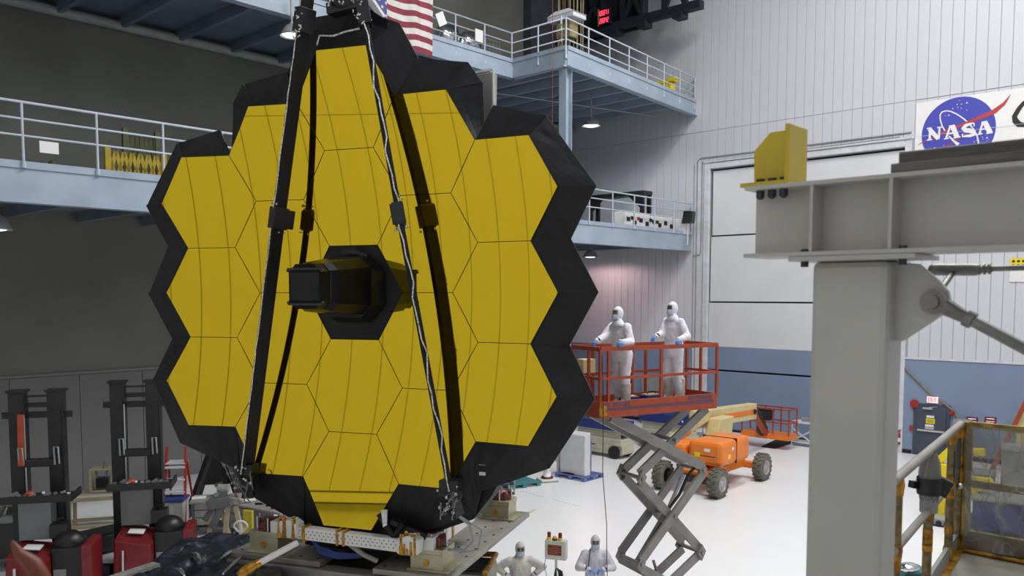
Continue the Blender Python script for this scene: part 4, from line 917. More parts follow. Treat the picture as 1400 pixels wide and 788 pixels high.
# ================================================================== RED SCISSOR LIFT
LA = Vector((.87, .49, 0)).normalized(); LB = Vector((-LA.y, LA.x, 0)); LRZ = math.atan2(LA.y, LA.x)
p0 = at_y(820, 571, 14.5); LZ = p0.z; LO = Vector((p0.x, p0.y, 0))
e_ = at_z(980, 557, LZ); LL = (Vector((e_.x, e_.y, 0))-LO).dot(LA); LW = .86
LL = max(2.2, min(3.2, LL))
sl = thing('scissor_lift', 'red-railed scissor lift raised high on grey crossed arms carrying two people', 'lift', (LO.x, LO.y, 0), LRZ)
TB = .33; RH = 1.20   # toe board, rail height above LZ
def bar(name, m, a, c, w_=.045, h_=.045, par=None, bev=0):
    q = MB(); q.beam(a, c, w_, h_); return q.build(name, m, par or sl, bevel=bev)
b = MB(); b.box(0, LL, 0, LW, LZ+.02, LZ+.12); b.build('deck', M['bench'], sl)
for (x0, x1, y0, y1, nm) in ((0, LL, -.02, .02, 'toe_board'), (0, LL, LW-.02, LW+.02, 'toe_board'), (-.02, .02, 0, LW, 'toe_board'), (LL-.02, LL+.02, 0, LW, 'toe_board')):
    b = MB(); b.box(x0, x1, y0, y1, LZ-.02, LZ+TB-.06); b.build(nm, M['redor'], sl, bevel=.005)
b = MB(); b.prism([(.02, -.022, LZ+.105), (LL-.1, -.022, LZ+.105), (LL-.1, -.022, LZ+.15), (.02, -.022, LZ+.125)], (0, -.003, 0)); b.prism([(.02, -.022, LZ+.13), (LL-.1, -.022, LZ+.155), (LL-.1, -.022, LZ+.163), (.02, -.022, LZ+.138)], (0, -.004, 0)); b.build('decal_stripe', M['purple'], sl)
b = MB()
for k in range(9):
    x = .08+k*.065
    if k != 2: b.box(x, x+.045, -.025, -.021, LZ+.175, LZ+.25)
for k in range(8): b.box(LL-.72+k*.075, LL-.72+k*.075+.055, -.025, -.021, LZ+.19, LZ+.255)
b.build('decal_lettering', M['purple'], sl, kind='stuff')
b = MB(); b.box(-.03, .14, -.03, -.02, LZ+.02, LZ+.2); b.build('control_plate', M['amber'], sl)
for x in (0, .18, LL/2, LL):
    bar('guard_post', M['redor'], (x, 0, LZ+.2), (x, 0, LZ+RH))
for x in (0, .45, LL*.5, LL*.62, LL-.25, LL): bar('guard_post', M['redor'], (x, LW, LZ+.2), (x, LW, LZ+RH))
for y in (.35,): bar('guard_post', M['redor'], (0, y, LZ+.2), (0, y, LZ+RH)); bar('guard_post', M['redor'], (LL, y+.1, LZ+.2), (LL, y+.1, LZ+RH))
for z, nm, t in ((RH, 'top_rail', .075), (RH-.52, 'mid_rail', .05)):
    bar(nm, M['redor'], (0, 0, LZ+z), (LL, 0, LZ+z), .05, t); bar(nm, M['redor'], (0, LW, LZ+z), (LL, LW, LZ+z), .05, t)
    bar(nm, M['redor'], (0, 0, LZ+z), (0, LW, LZ+z), .05, t); bar(nm, M['redor'], (LL, 0, LZ+z), (LL, LW, LZ+z), .05, t)
b = MB(); b.box(.06, .34, LW-.25, LW-.05, LZ+.72, LZ+.98); cbx = b.build('control_box', M['cream'], sl, bevel=.02)
b = MB(); b.tube([(.2, LW-.15, LZ+.72), (.22, LW-.2, LZ+.5), (.3, LW-.15, LZ+.45), (.34, LW-.1, LZ+.6)], .012, 6); b.build('cable', M['blackm'], cbx)
# scissor arms: stages hung below the deck
HW = .74; XC = LL*.5+.42; zs = [LZ-.03, LZ-1.05, LZ-2.50, LZ-3.55]
def arm(x0, z0, x1, z1, y, w_=.17):
    q = MB(); a = Vector((x0, y, z0)); c = Vector((x1, y, z1)); q.beam(a, c, .07, w_, up=(0, 0, 1)); s = q.build('scissor_arm', M['liftgrey'], sl, bevel=.01)
tops = [(LL*.30, LL*.97)]
for y in (.12, LW-.12):
    dy = .08 if y < .4 else -.08
    arm(.33, LZ-.04, XC+HW, LZ-1.16, y); arm(LL-.06, LZ-.04, XC-HW, LZ-1.16, y+dy)
    arm(XC-HW, LZ-1.30, XC+HW, LZ-2.78, y+dy); arm(XC+HW, LZ-1.30, XC-HW, LZ-2.78, y)
    arm(XC-HW, LZ-2.92, XC+HW, .42, y); arm(XC+HW, LZ-2.92, XC-HW, .42, y+dy)
for x in (XC-HW, XC+HW):
    for z in (LZ-1.23, LZ-2.85):
        for y in (.12, LW-.12):
            b = MB(); b.hexa(*[[Vector((x-.1, y+k, z-.02)), Vector((x, y+k, z-.17)), Vector((x+.1, y+k, z+.02)), Vector((x, y+k, z+.17))] for k in (-.03, .05)]); b.build('link_plate', M['liftgrey'], sl, bevel=.01)
        b = MB(); b.cyl((x, .05, z), (x, LW-.05, z), .04, n=10); b.build('pivot_tube', M['liftgrey'], sl)
for z in (LZ-.58, LZ-2.04, (LZ-2.92+.42)/2):
    b = MB(); b.cyl((XC+.04, .05, z), (XC+.04, LW-.05, z), .04, n=10); b.build('pivot_tube', M['liftgrey'], sl)
b = MB(); b.cyl((XC-HW+.15, LW/2, LZ-2.95), (XC+.1, LW/2, LZ-2.1), .075, n=12); cyl_ = b.build('hydraulic_cylinder', M['liftgrey'], sl)
b = MB(); b.cyl((XC+.1, LW/2, LZ-2.1), (XC+HW-.2, LW/2, LZ-1.35), .045, n=10); b.build('piston', M['silver'], cyl_)
b = MB(); b.tube([(XC+HW-.05, .3, LZ-1.2), (XC+HW-.22, .3, LZ-1.35), (XC+HW-.4, .32, LZ-1.7), (XC, .3, LZ-2.0)], .03, 7); b.tube([(XC-HW+.08, .3, LZ-3.0), (XC-HW+.2, .3, LZ-2.7), (XC-.1, .3, LZ-2.2)], .03, 7); b.build('hose', M['blackm'], sl)
b = MB(); b.cyl((XC-.3, .3, LZ-2.9), (XC-.02, .3, LZ-3.6), .03, n=8); b.build('safety_prop', M['liftgrey'], sl)
b = MB(); b.box(-.05, LL+.05, -.02, LW+.02, .14, .44); b.build('chassis', M['bluelift'], sl, bevel=.02)
for x in (.3, LL-.3):
    for y in (0.0, LW): b = MB(); b.cyl((x, y-.06, .2), (x, y+.06, .2), .2, n=20); b.build('wheel', M['tyreb'], sl)
b = MB(); c0 = Vector((.02, -.03, LZ)); pts = [c0+Vector((-.005*k, -.01, -.0-.55*k)) for k in range(8)]
b.tube([(.0, -.05, LZ+1.1), (.02, -.06, LZ+.6), (.03, -.06, LZ), (.0, -.1, LZ-1.0), (.06, -.15, LZ-1.9), (.03, -.2, LZ-2.4), (.05, -.25, .1)], .007, 6); b.build('hanging_cord', M['blackm'], sl)
# two toolboxes on the lift deck
for px, lab in ((877, 'blue tool tray on the lift deck between the two people, left one'), (911, 'blue tool tray on the lift deck, close to the feet of the right person')):
    x = (px-820)/160*LL; c = LO + LA*x + LB*.5
    T = thing('tool_tray', lab, 'tray', (c.x, c.y, LZ+.12), LRZ, 'blue tool trays on the lift deck')
    q = MB(); q.box(-.2, .2, -.12, .12, 0, .14); q.build('tray', M['bluelift'], T, bevel=.01)
    q = MB(); q.tube([(-.1, 0, .14), (-.08, 0, .2), (.08, 0, .2), (.1, 0, .14)], .012, 6); q.build('handle', M['tyreb'], T)
    q = MB(); q.box(-.16, .16, -.09, .09, .14, .155); q.build('lid', M['cream'], T)
# people on the lift: they face the telescope (to the left), hands on the front rail
def onlift(x, y): c = LO + LA*x + LB*y; return Vector((c.x, c.y, LZ+.12))
def lift_person(x, y, rz, lh, rh, label, **kw):
    loc = onlift(x, y); Mx = (Matrix.Translation(loc) @ Matrix.Rotation(rz, 4, 'Z')).inverted()
    hs = []
    for hx, hy, up in (lh, rh):
        t = onlift(hx, hy); t.z = LZ+RH+.10+up; p = Mx @ t; sh = Vector((0, 0, 1.2)); d = (p - Vector((0, p.y*.6, 1.25))).normalized(); d = Vector((d.x*.8, d.y*.8, -.35)).normalized(); hs.append((p-d*.06, d, Vector((0, 0, -1))))
    return person(label, loc, rz, hs, **kw)
FACE = LRZ + PI
lift_person(.80, .42, FACE+.15, (.42, .0, 0), (.16, .40, .0), 'person in white coverall on the lift, left one, both hands on the rail', lean=.10, head_pitch=-.12, elbow_out=(.25, .25), hgt=1.02, feet=((.04, .13), (-.06, -.11)))
lift_person(2.02, .42, FACE+.05, (1.76, .0, 0), (1.52, .40, .05), 'person in white coverall on the lift, right one standing upright', lean=.03, head_pitch=-.08, elbow_out=(.3, .3), hgt=1.07, skin='skin2', feet=((-.06, .12), (.04, -.1)))
# people on the floor, facing the viewpoint
pa = at_y(711, 742, 15.3)
person('person in grey-white coverall at the bottom with hands on hips', (pa.x, pa.y, 0), -PI/2+.08, [((.07, .25, 1.13), (.25, -.55, -.5), (-.2, -.9, .2)), ((.07, -.25, 1.13), (.25, .55, -.5), (-.2, .9, .2))], suit='suitg', elbow_out=(1.4, 1.4), hgt=.985, curl=.35, head_pitch=.12)
pb = at_y(814, 734, 15.7)
person('person in white coverall at the bottom beside the scissor arms holding hands together', (pb.x, pb.y, 0), -PI/2-.05, [((.30, .14, 1.19), (.5, -.9, -.1), (0, -.3, -1)), ((.30, -.14, 1.19), (.5, .9, -.15), (0, .3, -1))], elbow_out=(1.1, 1.1), hgt=.99, curl=.5, head_pitch=.1, strap=True)
# control box on a stand between them
ps = at_y(760, 765, 15.0); KRZ = math.radians(-18)
cs = thing('control_stand', 'cream control box with red display and beacons on a thin stand', 'control box', (ps.x, ps.y, 0), KRZ)
zc = ps.z
b = MB(); b.box(-.20, .20, -.06, .10, zc, zc+.36); bx = b.build('cabinet', M['panelw'], cs, bevel=.015)
b = MB(); b.box(-.14, .12, -.065, -.06, zc+.09, zc+.28); ds = b.build('display', M['sign'], bx)
b = MB()
for k, (x0, x1) in enumerate(((-.06, .04), (-.12, .10), (-.12, .08), (-.10, .10), (-.12, .05))): b.box(x0, x1, -.067, -.065, zc+.245-k*.032, zc+.257-k*.032)
b.build('display_text', M['signtxt'], ds, kind='stuff')
for x, m in ((-.13, 'lensred'), (.08, 'lensred')):
    b = MB(); b.lathe([(.04, 0), (.042, .04), (.036, .05)], (x, 0, zc+.36), 12); k = b.build('beacon', M['yellow2'], cs)
    b = MB(); b.lathe([(.034, .05), (.036, .12), (.028, .14), (0, .145)], (x, 0, zc+.36), 12); b.build('red_lens', M[m], k)
b = MB(); b.lathe([(.05, 0), (.05, .025), (.045, .03)], (-.02, -.01, zc+.36), 12); k = b.build('beacon', M['tyreb'], cs)
b = MB(); b.sph((-.02, -.01, zc+.40), (.045, .045, .04), 12, 6); b.build('amber_lens', M['beacon'], k)
b = MB(); b.cyl((0, .02, .03), (0, .02, zc), .025, n=10); b.cyl((0, .02, 0), (0, .02, .03), .28, n=20); b.build('stand', M['panelw'], cs)
b = MB()
for k in range(8): b.tube([(.02, -.02, zc-.16), (.06+.01*k, -.05, zc-.2), (.09+.012*k, -.05, zc-.45), (.05, -.04, zc-.75), (.02-.01*k, -.03, zc-.45), (.0, -.02, zc-.18)], .01, 6)
b.build('cable_coil', M['blackm'], cs)
b = MB(); b.tube([(-.19, 0, zc+.02), (-.22, -.02, zc-.15), (-.12, -.04, zc-.45), (-.02, -.03, zc-.3)], .007, 6); b.build('cable', M['bench'], cs)
# ================================================================== BOOM LIFT
bN = at_z(981, 681, 0); bL = at_z(906, 668, 0); bR = at_z(1017, 653, 0)
e1 = (bL-bN); e1.z = 0; e2 = bR-bN; e2 -= e1*(e2.dot(e1)/e1.dot(e1))
BY = e1.normalized(); BX = Vector((BY.y, -BY.x, 0))
if BX.dot(e2) < 0: BX = -BX
BTR = e1.length; BWB = max(2.4, min(3.4, e2.length))
BC = bN + e1*.5 + BX*BWB*.5; BRZ = math.atan2(BX.y, BX.x)      # local +X: away from the near axle, +Y: to the left wheel
bl_ = thing('boom_lift', 'orange boom lift with big tyres and a long cream and orange boom', 'lift', (BC.x, BC.y, 0), BRZ)
BLI = FR[bl_.name].inverted()
def tyre(T, x, y, r=.46, w_=.34):
    q = MB(); q.lathe([(r*.55, -w_/2), (r*.9, -w_/2), (r, -w_/2+.05), (r, w_/2-.05), (r*.9, w_/2), (r*.55, w_/2)], (x, y, r), 28, 'Y')
    for k in range(18):
        a = 2*PI*k/18
        for sd in (-1, 1):
            a2 = a+(.17 if sd > 0 else 0); c = Vector((x+math.cos(a2)*r, y+sd*w_*.22, r+math.sin(a2)*r)); d = Vector((math.cos(a2), 0, math.sin(a2))); t_ = Vector((-math.sin(a2), 0, math.cos(a2)))
            q.beam(c-Vector((0, w_*.24, 0))+t_*.03*sd, c+Vector((0, w_*.24, 0))-t_*.03*sd, .06, .05, up=d)
    wh = q.build('tyre', M['tyre'], T)
    q = MB(); sd = -1 if y < 0 else 1
    q.lathe([(r*.56, w_/2*sd), (r*.5, w_/2*sd*.7), (r*.2, w_/2*sd*.75), (r*.18, w_/2*sd*1.05), (0, w_/2*sd*1.05)], (x, y, r), 24, 'Y'); q.build('wheel_hub', M['hubg'], wh)
hx, hy = BWB/2, BTR/2
for x in (-hx, hx):
    for y in (-hy, hy): tyre(bl_, x, y)
b = MB(); b.box(-hx+.1, hx-.1, -.42, .42, .42, .72); b.build('chassis', M['orange'], bl_, bevel=.03)
for x in (-hx, hx):
    b = MB(); b.box(x-.12, x+.12, -hy+.2, hy-.2, .38, .60); b.build('axle', M['orange'] if x > 0 else M['blackm'], bl_, bevel=.02)
b = MB(); b.hexa([(hx-1.1, -.3, .45), (hx+.1, -.3, .45), (hx+.1, .3, .45), (hx-1.1, .3, .45)], [(hx-1.1, -.3, 1.2), (hx-.2, -.3, .7), (hx-.2, .3, .7), (hx-1.1, .3, 1.2)]); b.build('front_frame', M['orange'], bl_, bevel=.02)
b = MB(); b.cyl((0, 0, .7), (0, 0, .92), .5, n=24); b.build('turntable', M['blackm'], bl_)
b = MB(); b.box(-1.35, .75, -.95, .25, .88, 1.68); tt = b.build('engine_hood', M['orange'], bl_, bevel=.14)
b = MB(); b.box(-1.36, -1.355, -.75, .05, 1.2, 1.22); b.box(-.3, -.28, -.965, .26, .9, 1.7); b.build('hood_strap', M['tyreb'], tt)
b = MB(); b.box(-.9, -.7, -.955, -.952, 1.1, 1.25); b.box(-1.365, -1.355, -.2, .0, 1.15, 1.3); b.build('sticker', M['yellow2'], tt)
b = MB(); b.box(-.62, -.50, -.956, -.952, 1.35, 1.45); b.box(-1.365, -1.355, -.55, -.35, 1.35, 1.45); b.build('sticker', M['white'], tt)
b = MB(); b.box(-1.45, -.2, .3, .95, .9, 1.5); b.build('counterweight', M['orange'], bl_, bevel=.1)
def bw(px, py, Y): p = at_y(px, py, Y); return BLI @ p
# boom: mast and lower arm in cream, upper boom out to the right
k0 = bw(912, 608, 27.6); k1 = bw(966, 568, 29.0); k2 = bw(985, 582, 29.3)
b = MB(); b.beam(k0, k1, .26, .30); lo = b.build('lower_boom', M['cream'], bl_, bevel=.02)
b = MB(); b.beam(k0.lerp(k1, .0)+Vector((0, -.14, -.06)), k0.lerp(k1, .5)+Vector((0, -.14, -.06)), .02, .1); b.build('orange_stripe', M['orange'], lo)
b = MB(); 
b.hexa([k2+Vector((-.9, -.25, -.75)), k2+Vector((.35, -.25, -.75)), k2+Vector((.35, .25, -.75)), k2+Vector((-.9, .25, -.75))], [k2+Vector((-.5, -.25, .3)), k2+Vector((.55, -.25, .3)), k2+Vector((.55, .25, .3)), k2+Vector((-.5, .25, .3))]); b.build('boom_mast', M['cream'], bl_, bevel=.03)
u0 = bw(948, 574, 28.9); u1 = bw(1029, 562, 32.5); u2 = bw(1036, 563, 33.0)
b = MB(); b.beam(u0, u1, .36, .62); ub = b.build('upper_boom', M['cream'], bl_, bevel=.03)
sd_ = (u1-u0).cross(Vector((0, 0, 1))).normalized()
if (BLI @ CO - u0).dot(sd_) < 0: sd_ = -sd_
b = MB(); b.beam(u0+sd_*.185-Vector((0, 0, .05)), u1+sd_*.185-Vector((0, 0, .0)), .012, .2); b.build('orange_stripe', M['orange'], ub)
b = MB(); b.cyl(u1-sd_*.25-(u1-u0).normalized()*.25, u1+sd_*.25-(u1-u0).normalized()*.25, .1, n=12); b.build('boom_pin', M['blackm'], ub)
j1 = bw(1047, 594, 34.2)
b = MB(); b.beam(u1+Vector((0, 0, .1)), j1, .22, .22); b.build('jib', M['redor'], bl_, bevel=.02)
b = MB(); b.beam(u1+Vector((.1, -.1, .1)), bw(1043, 590, 34.0)+Vector((.1, -.1, .1)), .12, .12); b.build('jib_link', M['blackm'], bl_)
# basket
bk = bw(1051, 598, 34.4); 
bz = bk.z; bx_ = (BLI.to_3x3() @ U).normalized(); by_ = Vector((-bx_.y, bx_.x, 0))
def bp(x, y, z): return Vector((bk.x, bk.y, 0)) + bx_*x + by_*y + Vector((0, 0, bz+z))
b = MB(); b.hexa([bp(-1.05, -.4, 0), bp(1.05, -.4, 0), bp(1.05, .4, 0), bp(-1.05, .4, 0)], [bp(-1.05, -.4, .22), bp(1.05, -.4, .22), bp(1.05, .4, .22), bp(-1.05, .4, .22)]); bs = b.build('basket_floor', M['orange'], bl_)
for x in (-1.03, -.35, .35, 1.03):
    for y in (-.38, .38): b = MB(); b.beam(bp(x, y, .2), bp(x, y, 1.25), .05, .05); b.build('basket_post', M['redor'], bs)
for z in (.7, 1.25):
    for y in (-.38, .38): b = MB(); b.beam(bp(-1.05, y, z), bp(1.05, y, z), .05, .05); b.build('basket_rail', M['redor'], bs)
    for x in (-1.03, 1.03): b = MB(); b.beam(bp(x, -.38, z), bp(x, .38, z), .05, .05); b.build('basket_rail', M['redor'], bs)
b = MB(); b.hexa([bp(-.5, -.36, .75), bp(.2, -.36, .75), bp(.2, -.1, .75), bp(-.5, -.1, .75)], [bp(-.55, -.36, 1.2), bp(.3, -.36, 1.2), bp(.3, -.1, 1.2), bp(-.55, -.1, 1.2)]); b.build('control_console', M['tyreb'], bs, bevel=.02)
b = MB(); b.sph(bp(-.1, -.45, .4), (.2, .2, .3), 10, 6); b.build('rotator', M['blackm'], bs)
# ================================================================== PARKED BLUE AND CREAM SCISSOR LIFTS
def parked(label, loc, rz):
    T = thing('parked_lift', label, 'lift', (loc.x, loc.y, 0), rz, 'parked blue scissor lifts')
    q = MB(); q.box(-1.15, 1.15, -.38, .38, .14, .75); q.build('chassis', M['creamlift'], T, bevel=.03)
    q = MB(); q.box(-.9, .5, -.40, -.375, .3, .62); q.build('side_hatch', M['creamlift'], T, bevel=.01)
    for k in range(4):
        q = MB(); q.beam((-1.05, -.3, .79+.085*k), (1.05, -.3, .77+.085*k), .06, .07); q.beam((-1.05, .3, .79+.085*k), (1.05, .3, .77+.085*k), .06, .07); q.build('folded_arm', M['creamlift'], T)
    q = MB(); q.box(-1.2, 1.2, -.40, .40, 1.08, 1.43); q.build('platform', M['bluelift'], T, bevel=.01)
    q = MB(); q.box(-1.2, 1.2, -.42, -.40, 1.56, 1.80); q.box(-1.2, 1.2, .40, .42, 1.56, 1.80); q.build('folded_guard', M['bluelift'], T)
    for x in (-1.15, 0, 1.15): q = MB(); q.beam((x, -.40, 1.4), (x, -.40, 2.05), .04, .04); q.build('post', M['bluelift'], T)
    q = MB(); q.beam((-1.2, -.40, 2.03), (1.2, -.40, 2.03), .04, .04); q.beam((-1.2, .40, 2.03), (1.2, .40, 2.03), .04, .04); q.build('rail', M['bluelift'], T)
    for x in (-.85, .85):
        for y in (-.40, .40): q = MB(); q.cyl((x, y-.09, .25), (x, y+.09, .25), .25, n=22); q.build('wheel', M['tyreb'], T)
    q = MB(); q.box(.8, 1.2, -.45, .45, .5, .6); q.box(1.15, 1.22, -.4, .4, .2, .6); q.build('ladder_step', M['creamlift'], T, bevel=.02)
    q = MB(); q.box(.9, .97, -.405, -.40, 1.2, 1.28); q.build('sticker', M['white'], T)
    q = MB(); q.box(-.5, -.1, -.403, -.40, .44, .48); q.build('lettering', M['ink'], T, kind='stuff')
w0 = at_z(843, 628, 0); ax = (at_z(850, 626, 0)-at_z(795, 617, 0)); ax.z = 0
prz = math.atan2(ax.y, ax.x)
pd = Vector((math.cos(prz), math.sin(prz), 0)); pn_ = Vector((-pd.y, pd.x, 0))
c1 = w0 - pd*.95 + pn_*.40; parked('blue and cream scissor lift folded down behind the white cabinet', c1, prz)
c2 = c1 + pn_*3.0 + pd*1.1; parked('blue and cream scissor lift parked furthest back against the wall', c2, prz)
b = MB(ROOM); p = rc(at_z(950, 596, 0)); b.box(p.x-.4, p.x+.5, p.y-.3, p.y+.3, .0, .12)
for x in (-.3, 0, .4): b.cyl((p.x+x, p.y, .1), (p.x+x, p.y, 1.5), .03, n=8)
b.box(p.x-.35, p.x+.45, p.y-.25, p.y+.25, .8, .86); b.box(p.x-.35, p.x+.45, p.y-.25, p.y+.25, 1.4, 1.46)
solo(b, 'steel_cart', M['bench'], 'grey steel shelf cart behind the cream boom near the wall', 'cart')
b = MB(ROOM); p = rc(at_v(905, 510, VW-.5)); b.box(p.x-.9, p.x+.4, VW-.9, VW-.2, 0, p.z-.15); sh_ = solo(b, 'low_cabinet', M['bench'], 'low grey cabinet by the wall seen through the lift railing', 'cabinet', bevel=.02)
# ================================================================== PALLETS AND FLOOR ITEMS
def pallet(name, label, m, loc, rz, L=1.2, W_=1.0):
    T = thing(name, label, 'pallet', (loc.x, loc.y, 0), rz)
    for k in range(7): q = MB(); y = -W_/2+.06+k*(W_-.12)/6; q.box(-L/2, L/2, y-.05, y+.05, .12, .145); q.build('slat', m, T)
    for x in (-L/2+.07, 0, L/2-.07):
        for y in (-W_/2+.07, 0, W_/2-.07): q = MB(); q.box(x-.07, x+.07, y-.07, y+.07, .025, .12); q.build('block', m, T)
        q = MB(); q.box(x-.07, x+.07, -W_/2, W_/2, 0, .025); q.build('runner', m, T)
    return T
pl0 = at_z(803, 664, 0); pl1 = at_z(762, 656, 0); pl2 = at_z(821, 649, 0)
pxa = pl1-pl0; L_ = pxa.length; pya = pl2-pl0; Wl = min(1.5, pya.length); prz2 = math.atan2(-pxa.y, -pxa.x)
pc = (pl1+pl2)/2
pallet('plastic_pallet', 'blue plastic pallet under the white wrapped cabinet', M['pallet'], pc, prz2, L_, 1.1)
cw = thing('wrapped_cabinet', 'white wrapped cabinet panel standing on the blue pallet', 'cabinet', (pc.x, pc.y, .145), prz2)
b = MB(); b.hexa([(-.55, -.40, 0), (.55, -.40, 0), (.55, -.08, 0), (-.55, -.08, 0)], [(-.55, -.40, 1.42), (.55, -.40, 1.42), (.55, -.08, 1.50), (-.55, -.08, 1.50)]); b.build('body', M['wrap'], cw, bevel=.03)
b = MB(); b.box(-.40, .50, -.06, .04, .1, 1.25); b.build('back_frame', M['pallet'], cw)
b = MB(); b.tube([(-.5, -.3, .02), (-.25, -.46, .03), (.05, -.46, .03), (.1, -.44, .04), (-.1, -.43, .05), (-.4, -.44, .03)], .018, 6); solo_ = b.build('cable', M['tyreb'], cw)
hp = at_z(765, 650, .8)
T = thing('hose_stand', 'pale stand with coiled yellow hose left of the white wrapped cabinet', 'stand', (pc.x-.95*math.cos(prz2), pc.y-.95*math.sin(prz2)-.2, 0), 0)
b = MB(); b.cyl((0, 0, 0), (0, 0, 1.3), .07, n=12); b.cyl((0, 0, 0), (0, 0, .05), .22, n=16); b.build('post', M['trim'], T)
b = MB(); b.tube([(.1*math.cos(k*.6)+.12, -.1+.01*k, .62+.13*math.sin(k*.6)) for k in range(24)], .022, 6); b.build('coiled_hose', M['yellow2'], T)
cpt = at_z(748, 658, 0)
T = thing('flange_base', 'white round flanged fitting on a square base plate on the floor', 'fitting', (cpt.x, cpt.y, 0), .3)
b = MB(); b.box(-.3, .3, -.3, .3, 0, .05); b.build('base_plate', M['bench'], T); b = MB(); b.box(-.28, .28, -.28, .28, .05, .09); b.build('pad', M['white'], T)
b = MB(); b.lathe([(.2, .09), (.2, .12), (.13, .14), (.12, .4), (.14, .42), (0, .43)], n=18); b.build('fitting', M['white'], T)
b = MB(); b.lathe([(.21, .11), (.205, .16), (.15, .17)], n=18); b.build('gasket', M['redbrown'], T)
tq = at_z(708, 664, 0); pallet('plastic_pallet', 'teal plastic pallet half hidden under the black telescope edge', M['teal'], tq, .55, 1.25, .9)
tq2 = at_z(676, 676, 0)
T = thing('wire_crate', 'dark metal crate beside the teal pallet behind the telescope', 'crate', (tq2.x, tq2.y, 0), .55)
for z in (.05, .35, .65):
    for (a_, c_) in (((-.5, -.4), (.5, -.4)), ((.5, -.4), (.5, .4)), ((.5, .4), (-.5, .4)), ((-.5, .4), (-.5, -.4))): b = MB(); b.beam((*a_, z), (*c_, z), .04, .04); b.build('crate_rail', M['blackm'], T)
for x in (-.5, 0, .5):
    for y in (-.4, .4): b = MB(); b.beam((x, y, 0), (x, y, .68), .04, .04); b.build('crate_post', M['bench'], T)
b = MB(); da = at_z(712, 672, 0); dz = at_z(790, 692, 0)
for k in range(22):
    if k in (9, 10, 11): continue
    a = da.lerp(dz, k/21); c = da.lerp(dz, (k+.45)/21); b.beam(a+Vector((0, 0, .001)), c+Vector((0, 0, .001)), .035, .002)
tag(b.build('floor_marking', M['bench']), 'row of short dark dashes marked on the white floor', 'marking', kind='stuff')
for px, py, m in ((722, 700, 'cream'), (729, 697, 'cream')): pass
b = MB(); a = at_z(722, 702, 0); c = at_z(732, 697, 0); b.beam(a+Vector((0, 0, .002)), c+Vector((0, 0, .002)), .09, .003); solo(b, 'tape_strip', M['cream'], 'short strip of yellowish tape on the white floor', 'tape')
# items by the door wall
p = rc(at_z(1092, 612, 0)); T = thing('white_cart', 'white tubular cart by the roll-up door beside the near column', 'cart', rm(p.x, p.y+.5, 0), RZ)
for x in (-.4, .5):
    for y in (-.3, .3): b = MB(); b.cyl((x, y, 0), (x, y, 1.0), .03, n=8); b.build('leg', M['trim'], T)
b = MB(); b.box(-.45, .55, -.35, .35, .98, 1.04); b.build('top', M['trim'], T); b = MB(); b.box(-.4, .5, -.3, .3, .15, .2); b.build('shelf', M['trim'], T)
b = MB(); b.beam((-.4, -.3, .2), (.5, -.3, .75), .05, .05); b.beam((-.4, -.3, .75), (.5, -.3, .2), .05, .05); b.build('brace', M['trim'], T)
b = MB(); b.box(-.1, .3, -.1, .15, 1.04, 1.2); b.build('tool', M['bench'], T, bevel=.02)
p = rc(at_z(1067, 607, 0)); b = MB(ROOM); b.hexa([(p.x-.25, p.y-1.3, 0), (p.x+.35, p.y-1.3, 0), (p.x+.35, p.y+.9, 0), (p.x-.25, p.y+.9, 0)], [(p.x-.22, p.y-1.25, .05), (p.x+.32, p.y-1.25, .05), (p.x+.32, p.y+.85, .22), (p.x-.22, p.y+.85, .22)])
solo(b, 'rubber_ramp', M['tyreb'], 'black rubber ramp on the floor in front of the orange basket', 'ramp')
# yellow hoist frame behind the railing
yh = at_z(1283, 712, 0)
T = thing('yellow_hoist', 'yellow steel lifting frame on the floor behind the taped railing', 'hoist', (yh.x, yh.y, 0), RZ)
b = MB(); b.box(-.25, .9, -.7, .7, .05, .22); b.build('base', M['bench'], T, bevel=.02)
b = MB(); b.box(-.18, .18, -.15, .15, .2, 1.65); b.build('post', M['yellow2'], T, bevel=.02)
b = MB(); b.beam((-.25, 0, 1.45), (.25, 0, 2.05), .2, .2); b.beam((.2, 0, 2.0), (1.1, 0, 2.1), .2, .2); b.build('arm', M['yellow2'], T, bevel=.02)
b = MB(); b.beam((.15, 0, .5), (1.3, 0, 1.35), .22, .22); b.build('brace', M['yellow2'], T, bevel=.02)
b = MB(); b.box(.1, 1.2, -.12, .12, 1.2, 1.4); b.build('cross_arm', M['yellow2'], T, bevel=.02)
b = MB(); b.cyl((0, -.16, 1.0), (0, -.17, 1.0), .04, n=10); b.build('bolt', M['tyreb'], T)
b = MB()
for k in range(6): b.cyl((-.2+k*.2, -.72, .1), (-.2+k*.2, -.68, .1), .08, n=10)
b.build('caster', M['tyreb'], T, kind='stuff')
fb = at_z(1243, 786, 0); T = thing('foil_bundle', 'crumpled green and silver bundle on the floor below the railing', 'bundle', (fb.x, fb.y, 0), .3)
b = MB(); b.sph((0, 0, .1), (.35, .3, .16), 14, 8); b.build('bundle', M['teal'], T); b = MB(); b.sph((-.1, -.1, .2), (.25, .2, .12), 10, 6); b.build('foil_top', M['foil'], T); b = MB(); b.box(-.3, .45, -.4, -.2, 0, .1); b.build('tray', M['blackm'], T)
